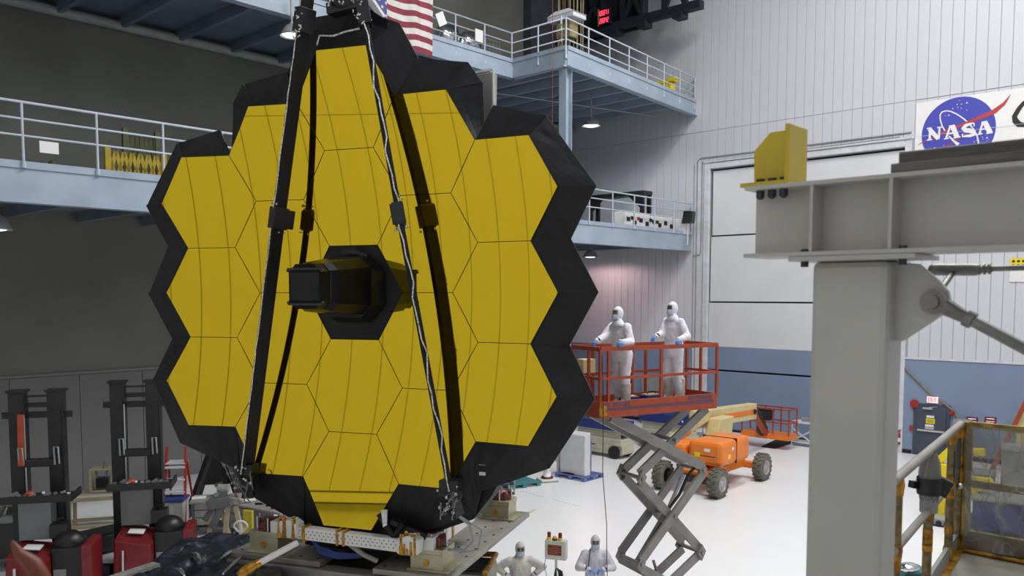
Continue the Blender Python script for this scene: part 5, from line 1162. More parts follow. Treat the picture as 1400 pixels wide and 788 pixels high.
# ================================================================== LEFT SIDE: STACKERS, LADDER, BENCHES
def stacker(label, loc, rz, hgt, extra):
    T = thing('pallet_stacker', label, 'stacker', (loc.x, loc.y, 0), rz, 'black masted pallet stackers')
    # local: +X right across the masts, +Y away from the viewer
    for x in (-.39, .39):
        q = MB(); q.box(x-.16, x+.16, -.10, .20, .1, hgt); mm = q.build('mast', M['stkblack'], T, bevel=.01)
        q = MB(); q.box(x-.02, x+.12, -.13, -.10, .15, hgt-.4); q.build('inner_channel', M['blackm'], mm)
        q = MB(); q.box(x-.19, x+.20, -.14, .24, hgt, hgt+.05); q.build('mast_cap', M['stkblack'], mm)
    for z, h in ((hgt-.10, .04), (hgt-.30, .10), (hgt-.52, .14)):
        q = MB(); q.box(-.72 if h > .12 else -.5, .70 if h > .12 else .5, .02, .10, z-h/2, z+h/2); q.build('cross_bar', M['stkblack'], T)
    q = MB(); q.tube([(-.30, -.1, .3), (-.30, -.1, hgt-.5)], .02, 6); q.tube([(-.24, -.1, .3), (-.24, -.1, hgt-.5)], .02, 6); q.build('lift_chain', M['silver'], T)
    q = MB(); q.box(-.36, .36, -.16, .05, 2.55, 2.72); q.build('carriage', M['stkblack'], T, bevel=.02)
    for x in (-.3, .42): q = MB(); q.tube([(x-.04, -.2, 2.6), (x-.04, -.22, 3.0), (x+.04, -.22, 3.0), (x+.05, -.2, 2.62)], .022, 8); q.build('grab_handle', M['bench'], T)
    q = MB(); q.box(-.5, .9, -.95, -.15, 1.92, 1.98); q.box(-.5, .9, -.97, -.93, 1.92, 2.08); q.box(.86, .9, -.95, -.15, 1.92, 2.08); tr_ = q.build('tool_shelf', M['stkblack'], T, bevel=.01)
    q = MB()
    for k in range(9): q.beam((-.42+.14*k, -.75+random.uniform(-.1, .4), 2.0), (-.36+.14*k, -.6+random.uniform(-.1, .3), 2.03), .07, .05)
    q.build('tool', M['silver'], tr_, kind='stuff')
    q = MB(); q.sph((-.05, -.5, 2.03), (.12, .1, .07), 10, 6); q.build('red_tool', M['redor'], tr_)
    q = MB(); q.box(-.30, .35, -.5, -.1, 1.0, 1.9); q.build('clear_guard', M['bench'], T)
    # red body
    q = MB(); q.hexa([(-.30, -1.5, .05), (.50, -1.5, .05), (.50, -.3, .05), (-.30, -.3, .05)], [(-.30, -1.35, .90), (.50, -1.5, .78), (.50, -.3, .86), (-.30, -.3, .98)]); q.build('red_body', M['stkred'], T, bevel=.04)
    q = MB(); q.box(1.15, 1.36, -1.4, -.45, .05, 1.05); q.build('red_side_panel', M['stkred'], T, bevel=.04)
    q = MB(); q.box(.5, 1.15, -1.15, -.3, .1, .95); q.sph((.8, -.8, .98), (.33, .3, .28), 14, 8); q.build('operator_seat', M['stkblack'], T, bevel=.03)
    q = MB(); q.box(.4, .75, -.85, -.5, 1.1, 1.4); q.tube([(.6, -.7, 1.3), (.55, -.8, 1.52), (.7, -.85, 1.55)], .03, 6); q.build('control_head', M['blackm'], T, bevel=.03)
    q = MB(); q.hexa([(-.05, -1.1, .97), (.28, -1.1, .93), (.28, -.8, .95), (-.05, -.8, .98)], [(-.05, -1.1, .99), (.28, -1.1, .95), (.28, -.8, .97), (-.05, -.8, 1.0)]); q.build('paper_sheet', M['white'], T)
    q = MB(); q.box(.55, .8, -1.18, -1.15, .2, .5); q.build('grey_label', M['bench'], T)
    q = MB(); q.tube([(-.1, -1.5, .1), (-.08, -1.53, .7)], .03, 6); q.build('post', M['silver'], T)
    for x in (-.5, .95): q = MB(); q.cyl((x-.08, -1.1, .14), (x+.08, -1.1, .14), .14, n=16); q.build('wheel', M['tyreb'], T)
    if extra: q = MB(); q.beam((-.30, -.2, 2.60), (-.27, -.2, 3.75), .12, .05); q.build('orange_flag', M['redor'], T)
    return T
s2 = at_y(187, 600, 19.6); stacker('black mast pallet stacker with red body, the taller one beside the red ladder', s2, math.radians(14), 4.30, False)
s1 = at_y(52, 600, 18.4); stacker('black mast pallet stacker with an orange marker, nearest the left picture edge', s1, math.radians(13), 4.22, True)
# red step ladder
l0 = at_z(243, 716, 0); ld = thing('step_ladder', 'red step ladder with pale treads beside the taller stacker', 'ladder', (l0.x-.02, l0.y+.0, 0), math.radians(8))
for x in (-.30, .32):
    b = MB(); b.beam((x, -.45, 0), (x*.78, .12, 2.15), .07, .05); b.build('side_rail', M['red'], ld)
    b = MB(); b.beam((x, .75, 0), (x*.8, .2, 1.75), .05, .04); b.build('rear_leg', M['red'], ld)
for k in range(5):
    z = .28+.33*k; f = z/2.15; b = MB(); b.box(-.29+.06*f, .31-.06*f, -.45+.57*f-.13, -.45+.57*f+.13, z-.02, z+.02); b.build('tread', M['trim'], ld)
b = MB(); b.box(-.25, .26, -.05, .4, 1.68, 1.72); b.build('top_platform', M['trim'], ld)
# tan frame table with fixture
t0 = at_z(125, 728, 0); tf = thing('frame_table', 'pale tan welded frame table standing near the dark wall', 'table', (t0.x, t0.y+.4, 0), math.radians(18))
for x in (-.65, .65):
    for y in (-.4, .4): b = MB(); b.beam((x, y, 0), (x*.97, y*.9, 0.90), .09, .09); b.build('leg', M['tan'], tf)
for (a_, c_) in (((-.7, -.4), (.7, -.4)), ((.7, -.4), (.7, .4)), ((.7, .4), (-.7, .4)), ((-.7, .4), (-.7, -.4))):
    b = MB(); b.beam((*a_, 0.90), (*c_, 0.90), .1, .09); b.build('top_rail', M['tan'], tf)
    b = MB(); b.beam((*a_, .15), (*c_, .15), .08, .08); b.build('bottom_rail', M['tan'], tf)
b = MB(); b.beam((.6, -.4, .15), (.68, .35, 1.0), .05, .05); b.build('brace', M['tan'], tf)
b = MB(); b.box(-.7, .7, -.05, .4, 0.94, 0.98); b.build('table_top', M['tan'], tf)
fx = thing('test_fixture', 'small tan frame fixture with a dark block on the tan table', 'fixture', (t0.x+.08, t0.y+.55, 0.98), math.radians(14))
for x in (-.28, .28):
    for y in (-.15, .15): b = MB(); b.beam((x, y, 0), (x, y, .66), .05, .05); b.build('post', M['tan'], fx)
for z in (.04, .64): b = MB(); b.beam((-.3, -.15, z), (.3, -.15, z), .05, .05); b.beam((-.3, .15, z), (.3, .15, z), .05, .05); b.build('rail', M['tan'], fx)
b = MB(); b.box(-.16, .16, -.12, .12, .12, .40); b.build('dark_block', M['blackm'], fx, bevel=.02)
b = MB(); b.beam((-.16, -.1, .62), (-.1, -.1, .4), .03, .03); b.beam((.16, -.1, .75), (.12, -.1, .4), .03, .03); b.beam((.02, 0, .64), (.06, 0, .82), .04, .04); b.build('hanger', M['steelr'], fx)
# dark low machine on the floor
m0 = at_z(145, 752, 0); b = thing('floor_machine', 'low dark metal transport box on the floor between the stackers', 'machine', (m0.x, m0.y, 0), math.radians(52)); T = b
q = MB(); q.box(-1.1, .9, -.42, .42, .08, .48); q.build('body', M['bolt'], T, bevel=.03); q = MB(); q.box(-.9, .7, -.34, .34, .48, .52); q.build('lid', M['tyreb'], T, bevel=.01); q = MB(); q.box(-1.14, -.6, -.3, .3, .44, .56); q.build('tan_cover', M['tan'], T, bevel=.02)
for x in (-.9, .7):
    for y in (-.4, .4): q = MB(); q.cyl((x, y-.05, .09), (x, y+.05, .09), .09, n=12); q.build('caster', M['tyreb'], T)
m1 = at_z(150, 783, 0); b = MB(); b.box(m1.x-.35, m1.x+.3, m1.y-.2, m1.y+.2, 0, .16); solo(b, 'black_case', M['tyreb'], 'small black case on the floor in front of the transport box', 'case', bevel=.03)
# dark cart at far left edge
m2 = at_z(-12, 775, 0); T = thing('dark_cart', 'dark equipment cart cut off by the left picture edge', 'cart', (m2.x, m2.y, 0), .2)
q = MB(); q.box(-.9, .75, -.5, .5, .3, 1.15); q.build('body', M['bolt'], T, bevel=.03); q = MB(); q.box(-.95, .8, -.55, .55, 1.15, 1.2); q.build('top', M['bench'], T)
q = MB()
for k in range(8): q.beam((-.5+.15*k, -.3+random.random()*.4, 1.2), (-.42+.15*k, -.2+random.random()*.4, 1.26+random.random()*.2), .1, .08)
q.build('gear', M['steelr'], T, kind='stuff')
for x in (-.7, .6): q = MB(); q.cyl((x, -.45, .15), (x, .45, .15), .15, n=14); q.build('wheel', M['tyreb'], T)
# foam orange object near the lens, lower left
no_ = at_y(45, 775, 2.3); T = thing('orange_guard', 'blurred orange curved guard close to the lens in the lower left corner', 'guard', (no_.x, no_.y, no_.z-.3), 0)
b = MB(); b.tube([at_y(16, 740, 2.3), at_y(26, 757, 2.3), at_y(45, 772, 2.3), at_y(56, 792, 2.3), at_y(58, 850, 2.3)], [.004, .016, .025, .028, .03], 10); b.build('guard_bar', M['guardo'], T, world=True)
b = MB(); p = at_y(58, 845, 2.3); b.cyl((p.x, p.y, 0), (p.x, p.y, p.z), .03, n=10); b.build('post', M['blackm'], T, world=True)
# workbenches
def bench(label, loc, rz, L, W_, H_, cat='bench', drawer=True):
    T = thing('workbench', label, cat, (loc.x, loc.y, 0), rz)
    q = MB(); q.box(-L/2, L/2, -W_/2, W_/2, H_-.06, H_); q.build('bench_top', M['topshade'], T, bevel=.01)
    for x in (-L/2+.08, L/2-.08):
        for y in (-W_/2+.08, W_/2-.08): q = MB(); q.box(x-.04, x+.04, y-.04, y+.04, 0, H_-.06); q.build('leg', M['benchshade'], T)
    q = MB(); q.box(-L/2+.1, L/2-.1, -W_/2+.1, W_/2-.1, .2, .25); q.build('shelf', M['benchshade'], T)
    if drawer: 
        q = MB(); q.box(-L/2+.1, 0, -W_/2+.03, W_/2-.1, .3, H_-.08); d_ = q.build('cabinet', M['benchshade'], T, bevel=.01)
        for k in range(3): q = MB(); q.box(-L/2+.13, -.03, -W_/2+.015, -W_/2+.03, .33+k*.2, .50+k*.2); q.build('drawer', M['topshade'], d_)
    return T
w0 = at_z(297, 728, 0); bench('grey workbench with clutter beside the red ladder', w0, math.radians(12), 1.25, .8, .95)
bz0 = FR['workbench'] @ Vector((0, 0, .95))
for k, (dx, dy, nm, mm, lab) in enumerate(((-.45, .05, 'paper_sheet', 'white', 'white paper sheet lying on the left end of the grey workbench'), (.05, .1, 'bench_vise', 'bench', 'grey clamp fixture standing on the grey workbench'), (.38, -.1, 'tool_tray', 'steelr', 'small metal tray of parts on the right end of the grey workbench'))):
    p = FR['workbench'] @ Vector((dx, dy, .95)); T = thing(nm, lab, {'paper_sheet': 'paper', 'bench_vise': 'vise', 'tool_tray': 'tray'}[nm], p, .3)
    if k == 0: q = MB(); q.box(-.18, .18, -.14, .14, 0, .012); q.build('sheet', M[mm], T)
    elif k == 1:
        q = MB(); q.box(-.12, .12, -.1, .1, 0, .08); q.box(-.05, .05, -.05, .05, .08, .3); q.build('body', M[mm], T, bevel=.01); q = MB(); q.beam((-.1, 0, .3), (.1, 0, .36), .08, .08); q.cyl((0, -.1, .34), (0, .1, .34), .02); q.build('jaw', M['steelr'], T)
    else:
        q = MB(); q.box(-.16, .16, -.12, .12, 0, .015); q.box(-.16, .16, -.12, -.105, 0, .06); q.box(-.16, .16, .105, .12, 0, .06); q.build('tray', M[mm], T); q = MB(); q.sph((.05, 0, .05), .04, 8, 5); q.sph((-.06, .03, .05), .05, 8, 5); q.build('part', M['silver'], T, kind='stuff')
py = at_z(297, 700, 0); T = thing('pyramid_stand', 'tall black pyramid-shaped stand draped with silver foil behind the workbench', 'stand', (py.x, py.y, 0), .2)
topz = at_y(292, 606, py.y).z; hz_ = topz
for (x, y) in ((-.75, -.6), (.85, -.6), (.85, .6), (-.75, .6)): q = MB(); q.beam((x, y, 0), (.05+x*.12, y*.12, hz_), .22, .12); q.build('leg', M['blackm'], T)
q = MB(); q.hexa([(-.5, -.4, .9), (.55, -.4, .9), (.55, .4, .9), (-.5, .4, .9)], [(-.05, -.1, hz_-.1), (.2, -.1, hz_-.1), (.2, .1, hz_-.1), (-.05, .1, hz_-.1)]); q.build('dark_cover', M['bmli'], T)
q = MB(); vs = []
for k in range(13):
    t = k/12; z = hz_-.1-(hz_-1.0)*t; x = .12+.42*t; o_ = random.uniform(-.05, .05); vs += [(x-.08+o_, -.16-.32*t, z), (x+.12+o_, -.2-.32*t, z)]
q.add(vs, [(2*k, 2*k+1, 2*k+3, 2*k+2) for k in range(12)]); fo = q.build('foil_strip', M['foil'], T); md = fo.modifiers.new('t', 'SOLIDIFY'); md.thickness = .01
py2 = at_z(338, 706, 0); T = thing('dark_tripod', 'dark tripod stand in the shade behind the telescope foot', 'stand', (py2.x, py2.y, 0), .6)
for a in (0, 2.1, 4.2): q = MB(); q.beam((.6*math.cos(a), .6*math.sin(a), 0), (.08*math.cos(a), .08*math.sin(a), 1.9), .1, .1); q.build('leg', M['blackm'], T)
q = MB(); q.cyl((0, 0, 1.85), (0, 0, 2.25), .16, n=14); q.build('head', M['bolt'], T)
# bench under the left strut foot (nearer)
w1 = at_z(352, 770, 0); w1p = at_z(362, 690, .98)
T2 = bench('long grey instrument bench just left of the telescope base', Vector((w1p.x, w1p.y, 0)), math.radians(-32), 2.0, .8, w1p.z, drawer=True)
for k, (dx, dy, lab) in enumerate(((-.75, .05, 'white folded paper on the left end of the instrument bench'),)):
    p = FR[T2.name] @ Vector((dx, dy, w1p.z)); T = thing('paper_sheet', lab, 'paper', p, .4); q = MB(); q.box(-.22, .22, -.15, .15, 0, .02); q.build('sheet', M['white'], T)
for k, (dx, dy) in enumerate(((-.1, -.1), (.25, -.05), (.5, -.15))):
    p = FR[T2.name] @ Vector((dx, dy, w1p.z)); T = thing('hand_tool', ['black hand tool on the instrument bench, left of three', 'black hand tool on the instrument bench, middle of three', 'black hand tool on the instrument bench, right of three'][k], 'tool', p, k*.7, 'black tools on the instrument bench')
    q = MB(); q.beam((-.1, 0, .025), (.08, 0, .025), .06, .05); q.build('body', M['tyreb'], T, bevel=.01); q = MB(); q.cyl((.08, 0, .025), (.16, .02, .025), .014, n=8); q.build('tip', M['steelr'], T)
# grey-green robot-like positioner with pale legs
rb_ = at_y(305, 720, 19.5); T = thing('positioner', 'grey articulated positioner arm on pale splayed legs', 'machine', (rb_.x, rb_.y, 0), 0)
zz = lambda px, pyy: at_y(px, pyy, 19.5) - Vector((rb_.x, rb_.y, 0))
for a_, c_ in (((293, 690), (280, 760)), ((312, 690), (303, 765)), ((322, 692), (338, 760)), ((300, 690), (318, 770))):
    q = MB(); q.beam(zz(*a_), Vector((zz(*c_).x, random.uniform(-.3, .3), 0)), .10, .08); q.build('leg', M['tan'], T)
q = MB(); q.beam(zz(285, 690), zz(318, 684), .28, .25); q.build('body', M['benchshade'], T, bevel=.03)
q = MB(); q.beam(zz(289, 722), zz(305, 690), .14, .16); q.beam(zz(305, 690), zz(306, 668), .14, .16); q.beam(zz(280, 712), zz(296, 688), .12, .14); q.build('arm', M['benchshade'], T, bevel=.02)
q = MB(); q.beam(zz(298, 680), zz(332, 688), .10, .14); q.cyl(zz(306, 668)-Vector((.12, 0, 0)), zz(306, 668)+Vector((.12, 0, 0)), .1, n=12); q.build('cross_arm', M['topshade'], T, bevel=.01)
# yellow panel, pallet jack
yp = at_y(340, 728, 15.2); T = thing('safety_board', 'upright yellow panel leaning beside the telescope base', 'panel', (yp.x, yp.y, 0), -.35)
q = MB(); q.box(-.10, .10, -.03, .03, at_y(340, 734, 15.2).z-.3, at_y(340, 698, 15.2).z); q.build('panel', M['yellow'], T, bevel=.01); q = MB(); q.box(-.08, -.04, 0, .05, 0, at_y(340, 730, 15.2).z); q.box(.04, .08, 0, .05, 0, at_y(340, 730, 15.2).z); q.build('leg', M['blackm'], T)
hj = at_y(328, 735, 14.6); T = thing('pallet_jack', 'pallet jack with white loop handle beside the yellow panel', 'pallet jack', (hj.x, hj.y, 0), 0)
loopc = at_y(329, 719, 14.6)-Vector((hj.x, hj.y, 0))
q = MB(); q.tube([loopc+Vector((.12*math.sin(a)*(1.0 if math.cos(a) > -.3 else .8), 0, .10*math.cos(a)-.02)) for a in [2*PI*k/16 for k in range(17)]], .018, 7); q.tube([loopc+Vector((0, 0, .09)), loopc+Vector((0, 0, -.18)), Vector((0, .15, .4))], .022, 7); q.build('handle', M['white'], T)
q = MB(); q.box(-.3, .3, .1, .5, .1, .4); q.box(-.3, -.1, .5, 1.6, .08, .16); q.box(.1, .3, .5, 1.6, .08, .16); q.build('fork_body', M['bench'], T, bevel=.02)
for x in (-.18, .18): q = MB(); q.cyl((x-.05, .2, .1), (x+.05, .2, .1), .1, n=14); q.build('wheel', M['tyreb'], T)
# grey equipment box low, near ladder
gb = at_z(275, 772, 0); T = thing('equipment_crate', 'low grey equipment crates on the floor before the workbench', 'crate', (gb.x, gb.y, 0), math.radians(15))
q = MB(); q.box(-.55, .45, -.3, .4, 0, .35); q.build('crate_body', M['bench'], T, bevel=.02); q = MB(); q.box(-.55, .45, -.3, .4, .35, .42); q.build('crate_lid', M['benchtop'], T, bevel=.02)
q = MB()
for k in range(6): q.tube([(-.4+.15*k, -.2, .44), (-.3+.15*k, .1, .48), (-.45+.15*k, .3, .45)], .03, 6)
q.build('hose', M['tyreb'], T, kind='stuff')
gb2 = at_z(205, 735, 0); T = thing('blue_bin', 'pale bin with blue lid behind the ladder treads', 'bin', (gb2.x, gb2.y+1.0, 0), .1)
q = MB(); q.box(-.55, .55, -.3, .3, 0, .75); q.build('bin_body', M['benchtop'], T, bevel=.02); q = MB(); q.box(-.58, .58, -.33, .33, .75, .82); q.build('bin_lid', M['bluelift'], T, bevel=.02)
# dark foil draped over the platform's near left end
dz_ = 2.45; cA, cB, cC, cD = [at_z(x, y, dz_) for x, y in ((150, 800), (258, 735), (344, 727), (415, 800))]
T = thing('foil_drape', 'crumpled shiny dark film draped over the equipment at the bottom left', 'cover', ((cA.x+cC.x)/2, (cA.y+cC.y)/2, 0), 0)
n = 44; vs = []
for i in range(n+1):
    for j in range(n+1):
        p = cA.lerp(cD, i/n).lerp(cB.lerp(cC, i/n), j/n); k = abs(noise.noise(Vector((p.x*2.2, p.y*1.6, 1))))*.10 + abs(noise.noise(Vector((p.x*6, p.y*4, 4))))*.05
        e = min(i, j, n-i, n-j); vs.append(p + Vector((0, 0, k - (.25*(2-e) if e < 2 else 0))))
b = MB(); b.add(vs, [(i*(n+1)+j, (i+1)*(n+1)+j, (i+1)*(n+1)+j+1, i*(n+1)+j+1) for i in range(n) for j in range(n)], True); dr = b.build('film_sheet', M['drape'], T, world=True); md = dr.modifiers.new('t', 'SOLIDIFY'); md.thickness = .01
b = MB(); g1, g2 = at_z(128, 800, dz_+.05), at_z(214, 772, dz_+.05); b.beam(g1, g2, .16, .05); b.build('grey_edge', M['benchtop'], T, world=True)
b = MB(); ctr = (cA+cB+cC+cD)/4; b.box(ctr.x-.6, ctr.x+.6, ctr.y-.5, ctr.y+.5, 0, dz_-.1); b.build('pedestal', M['blackm'], T, world=True)
for k, (a_, c_) in enumerate((((262, 756), (276, 768)), ((318, 752), (300, 766)), ((330, 760), (305, 785)), ((240, 778), (252, 787)))):
    b = MB(); p, q_ = at_z(*a_, dz_+.12), at_z(*c_, dz_+.12); mid = p.lerp(q_, .5)+Vector((.03, 0, .02)); b.tube([p, mid, q_], [.02, .045, .015], 5); b.build('silver_tape', M['foil'], T, world=True)
# foil-topped box at the bottom by the worker
fbx = at_y(648, 790, 13.2); T = thing('foil_box', 'grey crate with a foil-edged lid at the bottom beside the worker', 'crate', (fbx.x, fbx.y, 0), math.radians(-12))
zt = at_y(655, 772, 13.2).z
q = MB(); q.box(-.42, .28, -.35, .45, 0, zt-.05); q.build('crate_body', M['plate'], T, bevel=.02); q = MB(); q.box(-.40, .22, -.33, .40, zt-.06, zt); q.build('dark_lid', M['bolt'], T, bevel=.02)
q = MB(); q.tube([(.27, -.35, zt-.02), (.28, .0, zt+.03), (.27, .42, zt+.05), (.05, .46, zt+.03), (-.2, .46, zt)], .05, 7); q.build('foil_edge', M['amber'], T)
# ================================================================== UPPER LEVEL ITEMS
# flag
fu = UI+.42; fR = rc(at_u(592, 8, fu)); fRb = rc(at_u(592, 79, fu)); fM = rc(at_u(533, 30, fu)); fL = rc(at_u(470, 10, fu))
v1, vm, v0 = fR.y, fM.y, fL.y; zbot = fRb.z; hs = (fR.z-fRb.z)/9.0; ztop = zbot+13*hs
T = thing('flag', 'large red and white striped flag with starred blue corner hung on the upper railing', 'flag', rm(fu, (v0+v1)/2, zbot), RZ)
b = RB(); nn = 26
def fpnt(v, z): return (fu + .05*math.sin(v*4.5+z*.7)+.03*math.sin(v*9+1), v, z + .05*math.sin(v*3))
for r in range(13):
    b.cur = 0 if r % 2 == 0 else 1
    for k in range(nn):
        va, vb = v0+(v1-v0)*k/nn, v0+(v1-v0)*(k+1)/nn
        if r >= 4 and vb < vm+.01: b.cur = 2
        elif r % 2 == 0: b.cur = 0
        else: b.cur = 1
        b.add([fpnt(va, zbot+r*hs), fpnt(vb, zbot+r*hs), fpnt(vb, zbot+(r+1)*hs), fpnt(va, zbot+(r+1)*hs)], [(0, 1, 2, 3)], True)
b.build('cloth', [M['fred'], M['fwhite'], M['fblue']], T, world=True)
b = RB()
for r in range(6):
    for k in range(6):
        v = v0+(vm-v0)*(k+.5+(.25 if r % 2 else -.1))/6; z = zbot+4.6*hs+r*hs*1.05; p = fpnt(v, z); R1 = .075
        b.add([(p[0]+.012, p[1]+(R1 if m % 2 == 0 else R1*.4)*math.sin(PI*m/5), p[2]+(R1 if m % 2 == 0 else R1*.4)*math.cos(PI*m/5)) for m in range(10)], [tuple(range(10))])
b.build('star', M['fwhite'], T, world=True, kind='stuff')
b = RB(); c1 = rc(at_u(506, 0, fu+.1)); c2 = rc(at_u(522, 24, fu+.1)); b.beam(c1, c2, .3, .1); b.build('white_fold', M['fwhite'], T, world=True)
# foil equipment on upper walkway
for k, (px, lab) in enumerate(((610, 'silver foil-wrapped bundle behind the upper railing, left one'), (640, 'silver foil-wrapped bundle behind the upper railing, right one'))):
    p = rc(at_u(px, 50, UI-1.0)); T = thing('foil_bundle', lab, 'bundle', rm(p.x, p.y, 15.46), RZ, 'silver bundles on the upper walkway')
    q = MB(); q.sph((0, 0, .5), (.45, .55, .5), 14, 9)
    for i_, v in enumerate(q.v): q.v[i_] = v + Vector((1, .5, .8))*noise.noise(v*4)*.15
    q.build('foil_wrap', M['foil'], T)
    for y in (-.3, .3): q = MB(); q.box(-.3, .3, y-.04, y+.04, 0, .12); q.build('skid', M['tan'], T)
for (px, py_, rot, lab) in ((603, 26, .5, 'white paper tag tied tilted to the upper railing'), (655, 49, 0, 'white paper tag hung straight on the upper railing')):
    p = rc(at_u(px, py_, UI+.08)); b = MB(ROOM @ Matrix.Translation(p) @ Matrix.Rotation(rot, 4, 'X')); b.box(-.01, .01, -.2, .2, -.22, .22); solo(b, 'paper_tag', M['white'], lab, 'tag', 'paper tags on the upper railing')
p = rc(at_u(660, 55, UI-1.5)); T = thing('mesh_screen', 'fine grey wire mesh screen standing on the upper walkway', 'screen', rm(p.x, p.y, 15.46), RZ)
for k in range(12): q = MB(); q.beam((0, -1.2+.2*k, 0), (0, -1.2+.2*k, 1.2), .015, .015); q.build('wire', M['bench'], T)
for k in range(7): q = MB(); q.beam((0, -1.2, .2*k), (0, 1.0, .2*k), .015, .015); q.build('wire', M['bench'], T)
# hoist box, hanging ropes, post on the platform corner
p = rc(at_v(772, 30, 25.5)); T = thing('hoist_box', 'pale hoist box with arched lid on the upper platform corner', 'hoist', rm(p.x, 25.5, 15.46), RZ)
zt = at_v(772, 24, 25.5).z-15.46
q = MB(); q.box(-.55, .75, -.4, .4, zt-.18, zt); q.hexa([(-.6, -.42, zt), (.8, -.42, zt), (.8, .42, zt), (-.6, .42, zt)], [(-.25, -.3, zt+.2), (.4, -.3, zt+.2), (.4, .3, zt+.2), (-.25, .3, zt+.2)]); q.build('lid', M['trim'], T, bevel=.03)
q = MB(); q.box(-.2, .45, -.25, .25, .75, zt-.18); q.build('body', M['rope'], T)
T = thing('rope_bundle', 'bundle of hanging tan hoist ropes above the platform corner', 'ropes', rm(p.x-1.0, 27, 19), RZ)
for k in range(16):
    q = MB(); x = -.55+k*.085; y = random.uniform(-.25, .25); zb2 = random.uniform(-3.2, -2.6) if k < 13 else -3.0; q.tube([(x, y, zb2), (x+random.uniform(-.02, .02), y, 0), (x, y, 5.5)], .030, 6); q.build('rope', M['rope'], T)
T = thing('cable_post', 'thin post with looped tan cables at the platform corner railing', 'post', rm(C0[0]-.5, C0[1]+.3, 15.46), RZ)
q = MB(); q.cyl((0, 0, 0), (0, 0, 1.3), .04, n=8); q.build('post', M['rail'], T)
q = MB()
for k in range(5): q.tube([(.05*k-.1, -.05, 1.0), (.15-.06*k, -.1, .6), (.05*k-.05, -.08, .2), (.1, -.05, .05)], .015, 5)
q.build('cable', M['rope'], T, kind='stuff')
b = RB(); pp = rc(at_v(755.5, 60, 24.1)); b.tube([(pp.x, 24.1, 9), (pp.x, 24.1, 22)], .008, 6); solo(b, 'hanging_line', M['redor'], 'thin reddish line hanging in front of the platform corner', 'line')
# tall dark wall cabinet strip near the corner
b = RB(); b.box(UL+.02, UL+.5, 31.2, VW-.1, 15.47, 24); solo(b, 'trim_2', M['clad'], 'tall dark cladding strip at the far corner above the upper platform', 'cladding', kind='structure')
# crane
T = thing('bridge_crane', 'dark navy bridge crane truss running above the door wall platform', 'crane', rm(-24, 33.5, 19), RZ)
c0 = rc(at_v(961, 12, 33.4)); zc0 = c0.z+.18
b = RB(); b.box(UL+.1, c0.x, 33.1, 33.5, zc0-.18, zc0+.18); b.build('lower_chord', M['navy'], T, world=True)
b = RB(); b.box(UL+.1, c0.x-.3, 33.2, 33.6, zc0+2.2, zc0+2.9); b.build('upper_chord', M['navy'], T, world=True)
b = RB(); b.box(UL+.1, c0.x-3.2, 33.7, 33.9, zc0-.2, zc0+2.6); b.build('girder_web', M['navy'], T, world=True)
k = 0; x = UL+1
while x < c0.x-.2:
    b = RB(); b.box(x-.08, x+.08, 33.2, 33.4, zc0, zc0+2.3); b.build('strut', M['navy'], T, world=True)
    b = RB(); b.beam((x, 33.3, zc0+.1), (x+(1.1 if k % 2 else -1.1), 33.3, zc0+2.3), .18, .16); b.build('diagonal', M['navy'], T, world=True); x += 1.15; k += 1
for x in (c0.x-3.0, c0.x-1.1, c0.x-4.6): b = RB(); b.box(x-.25, x+.25, 33.0, 33.6, zc0-.42, zc0-.15); b.build('wheel_block', M['navy'], T, world=True, bevel=.03)
p = rc(at_v(826, 22, 32.9)); T = thing('led_clock', 'red two-row led clock hanging from the dark crane', 'clock', rm(p.x, 32.9, p.z-.4), RZ)
b = RB(); b.box(p.x-.34, p.x+.30, 32.92, 33.08, p.z-.38, p.z+.38); b.build('housing', M['navy'], T, world=True); b = RB(); b.box(p.x-.36, p.x-.33, 32.88, 32.95, p.z-.4, p.z+.4); b.build('edge_strip', M['rope'], T, world=True)
SEG = {'0': 'abcdef', '1': 'bc', '2': 'abged', '3': 'abgcd', '4': 'fgbc', '5': 'afgcd', '7': 'abc', '8': 'abcdefg'}
def digit(q, ch, x, z, w_, h, v):
    P = {'a': ((0, h), (w_, h)), 'b': ((w_, h/2), (w_, h)), 'c': ((w_, 0), (w_, h/2)), 'd': ((0, 0), (w_, 0)), 'e': ((0, 0), (0, h/2)), 'f': ((0, h/2), (0, h)), 'g': ((0, h/2), (w_, h/2))}
    for s_ in SEG[ch]: (a, c) = P[s_]; q.beam((x+a[0], v, z+a[1]), (x+c[0], v, z+c[1]), .034, .01, up=(0, 1, 0))
b = RB()
for row, zz_ in (('00071', .07), ('20042', -.29)):
    for k, ch in enumerate(row): digit(b, ch, p.x-.28+k*.11, p.z+zz_, .07, .2, 32.915)
b.build('digits', M['led'], T, world=True, kind='stuff')
# yellow tray on platform, white lamp on rail
p = rc(at_v(911, 116, 33.2)); b = MB(ROOM); b.box(p.x-.75, p.x+.35, 33.0, 33.4, 15.47, 15.95); b.hexa([(p.x-1.0, 33.0, 15.95), (p.x+.5, 33.0, 16.0), (p.x+.5, 33.4, 16.0), (p.x-1.0, 33.4, 15.95)], [(p.x-1.0, 33.0, 16.0), (p.x+.55, 33.0, 16.2), (p.x+.55, 33.4, 16.2), (p.x-1.0, 33.4, 16.0)]); solo(b, 'yellow_trough', M['yellow2'], 'yellow trough behind the upper platform railing', 'trough')
